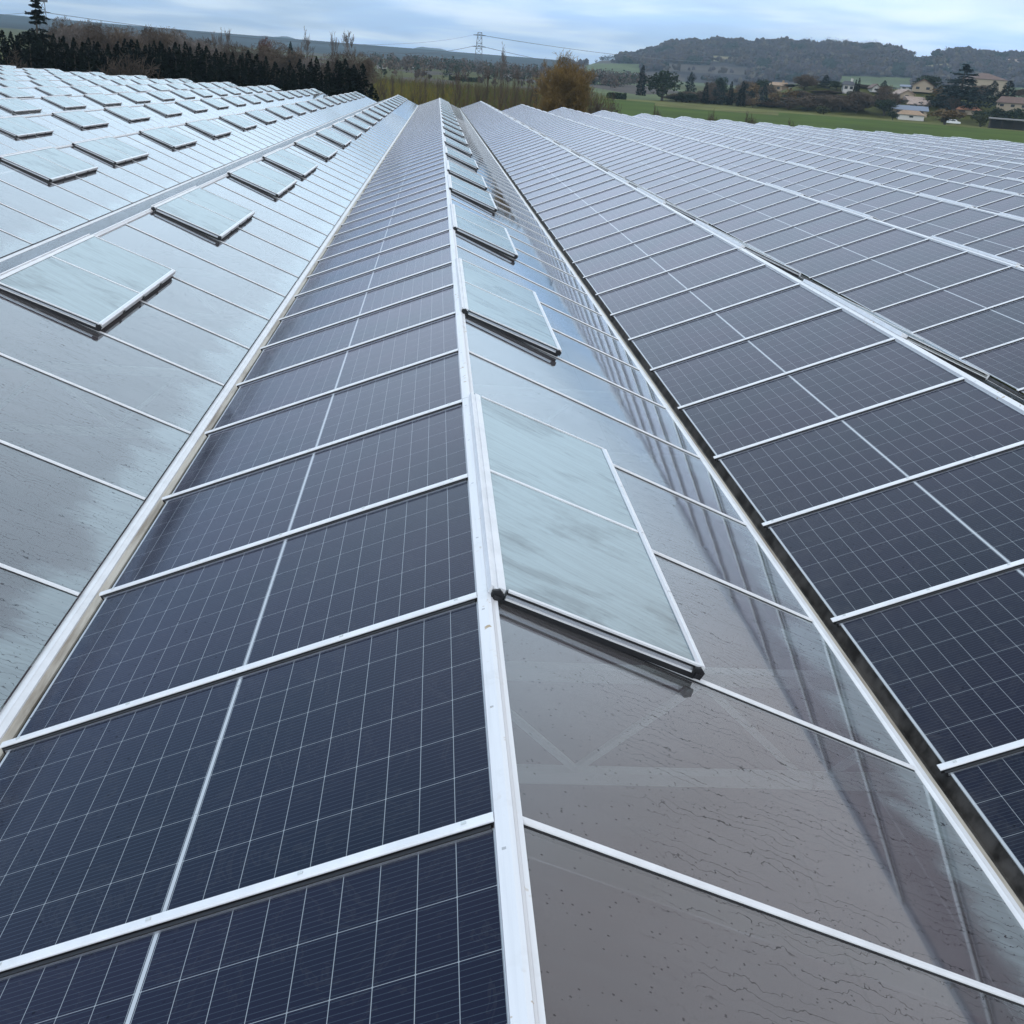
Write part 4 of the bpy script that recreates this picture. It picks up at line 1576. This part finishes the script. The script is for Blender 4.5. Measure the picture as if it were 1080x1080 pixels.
def shed():
    x, y, z = place(1063, 336)
    o = link('open_shed', None, None, (x, y, z), (0, 0, -math.atan2(x, y)))
    tag(o, 'dark open-fronted shed with a pale flat roof at the right field edge', 'shed')
    q = MB()
    q.box(-4.8, 4.8, 1.8, 2.0, 0, 2.2)
    q.box(-4.8, -4.6, -1.8, 1.795, 0, 2.2)
    link('wall', q.mesh('wall', [pmat('dark_boards', (0.075, 0.068, 0.062), 0.9)]), o)
    for k in range(4):
        q = MB()
        q.box(-4.5 + k * 3, -4.3 + k * 3, -1.9, -1.7, 0, 2.2)
        link('post', q.mesh('post', [BARK]), o)
    q = MB()
    q.face([(-5.1, -2.3, 2.45), (5.1, -2.3, 2.45), (5.1, 2.2, 2.75), (-5.1, 2.2, 2.75)])
    q.face([(-5.1, 2.2, 2.65), (5.1, 2.2, 2.65), (5.1, -2.3, 2.3), (-5.1, -2.3, 2.3)])
    q.face([(-5.1, -2.3, 2.3), (5.1, -2.3, 2.3), (5.1, -2.3, 2.45), (-5.1, -2.3, 2.45)])
    link('roof', q.mesh('roof', [pmat('pale_sheet_roof', (0.13, 0.125, 0.12), 0.7)]), o)


shed()


def vehicle(px, dist, name, label, L, Hh, col, rot):
    x, y, z = place(px, dist)
    o = link(name, None, None, (x, y, z), (0, 0, -math.atan2(x, y) + rot))
    tag(o, label, name)
    q = MB()
    w = 0.9
    if name == 'car':
        q.prism([(-L / 2, 0.35), (L / 2, 0.35), (L / 2, 0.8), (L * 0.28, 0.95), (L * 0.12, Hh), (-L * 0.25, Hh), (-L * 0.42, 0.95), (-L / 2, 0.85)], -w, w)
    else:
        q.prism([(-L / 2, 0.5), (L / 2, 0.5), (L / 2 + 0.1, 1.4), (L / 2 - 0.2, Hh), (-L / 2 + 0.3, Hh), (-L / 2 - 0.1, 1.3)], -w - 0.2, w + 0.2)
    link('body', q.mesh('body', [pmat('white_paint', col, 0.35)]), o)
    q = MB()
    q.box(-L * 0.22, L * 0.1, -w - (0.21 if name != 'car' else 0.01), -w, Hh * 0.68, Hh * 0.9)
    link('window', q.mesh('window', [PANEW]), o)
    for sx in (-0.32, 0.32):
        q = MB()
        tube(q, np.array([sx * L, -w - 0.02, 0.32]), np.array([sx * L, w, 0.32]), 0.32, 0.32, 10)
        link('wheel', q.mesh('wheel', [BLACK]), o)


vehicle(1006, 346, 'car', 'white car parked by the rust-coloured bush beyond the field', 3.6, 1.35, (0.8, 0.8, 0.8), 0.1)
vehicle(441.5, 152, 'caravan', 'white caravan standing in the scrub beyond the roofs', 1.25, 1.0, (0.75, 0.75, 0.72), 0.15)

# ------------------------------------------------------------------ pylons and lines
PYL = pmat('galvanised_lattice', (0.11, 0.12, 0.14), 0.7)


def pylon(px, top, dist, wbase, wtop, arms, label, lean=0.0, platform=False):
    x, y, z = place(px, dist)
    H = z_at(px, top, dist) - z
    o = link('lattice_pylon', None, None, (x, y, z), (0, 0, -math.atan2(x, y)))
    tag(o, label, 'pylon')
    q = MB()
    wb = max(0.16, dist * 0.00045)
    corners = [(-1, -1), (1, -1), (1, 1), (-1, 1)]
    n = 7

    def at(t, c):
        w = wbase / 2 + (wtop / 2 - wbase / 2) * t
        return np.array([c[0] * w, c[1] * w, t * H])
    for c in corners:
        q.bar(at(0, c), at(1, c), wb)
    for k in range(n):
        t0, t1 = k / n, (k + 1) / n
        for i in range(4):
            a, c = corners[i], corners[(i + 1) % 4]
            q.bar(at(t0, a), at(t1, c), wb * 0.6)
            q.bar(at(t1, a), at(t1, c), wb * 0.6)
    link('tower', q.mesh('tower', [PYL]), o)
    tips = []
    for zt, half in arms:
        q = MB()
        zz = H * zt
        for s in (-1, 1):
            q.bar((0, -0.3, zz), (s * half, 0, zz + 0.1), wb)
            q.bar((0, 0.3, zz + H * 0.03), (s * half, 0.02, zz + 0.12), wb * 0.8)
            tips.append(Vector((x, y, z)) + Matrix.Rotation(o.rotation_euler.z, 3, 'Z') @ Vector((s * half, 0, zz)))
        link('cross_arm', q.mesh('cross_arm', [PYL]), o)
    if platform:
        q = MB()
        q.box(-wtop * 1.1, wtop * 1.1, -wtop * 1.1, wtop * 1.1, H, H + wtop * 1.1)
        link('mast_head', q.mesh('mast_head', [PYL]), o)
    return tips, H


tB, HB = pylon(503, 34, 900, 6.5, 3.0, [(0.92, 5.0), (0.62, 5.5)], 'distant lattice pylon standing on the skyline beyond the central ridge')
tA, HA = pylon(46.5, 2, 330, 2.6, 1.3, [(0.80, 2.0)], 'lattice mast right beside the tall spruce at upper left', platform=True)


def wire(a, c, sag, label, rad):
    q = MB()
    a, c = np.array(a), np.array(c)
    P = [a + (c - a) * t + np.array([0, 0, -sag * 4 * t * (1 - t)]) for t in np.linspace(0, 1, 25)]
    for u_, v_ in zip(P, P[1:]):
        tube(q, u_, v_, rad, rad, 4)
    tag(link('power_line', q.mesh('power_line', [pmat('dark_cable', (0.10, 0.11, 0.13), 0.7)])), label, 'power line')


def pt(px, py, d):
    v = ray(px, py)
    v = v / math.hypot(v[0], v[1])
    return EYE + v * d


wire(tA[1], tB[0], 7.0, 'power line sagging from the mast by the spruce to the distant pylon', 0.065)
wire(pt(-120, 11, 300), tA[0], 1.0, 'power line running out of the picture left of the spruce', 0.04)
wire(pt(388, 53.5, 700), tB[2], 3.0, 'lower power line reaching the distant pylon from the left', 0.15)
wire(tB[1], pt(770, 66, 1500), 4.0, 'upper power line leading right from the distant pylon towards the hill', 0.17)
wire(tB[3], pt(720, 84, 1400), 4.0, 'lower power line leading right from the distant pylon behind the willow', 0.17)

# ------------------------------------------------------------------ air
hz = bpy.data.materials.new('pale_air')
hz.use_nodes = True
for n in list(hz.node_tree.nodes):
    hz.node_tree.nodes.remove(n)
pv = hz.node_tree.nodes.new('ShaderNodeVolumePrincipled')
pv.inputs['Color'].default_value = (0.62, 0.84, 1.0, 1)
pv.inputs['Density'].default_value = 0.00017
pv.inputs['Anisotropy'].default_value = 0.0
ho = hz.node_tree.nodes.new('ShaderNodeOutputMaterial')
hz.node_tree.links.new(pv.outputs[0], ho.inputs['Volume'])
q = MB()
q.box(-4750, 4750, -4750, 4750, GZ - 1.5, 215)
tag(link('haze', q.mesh('haze', [hz])), 'thin pale winter haze over the plain', 'haze', kind='stuff')
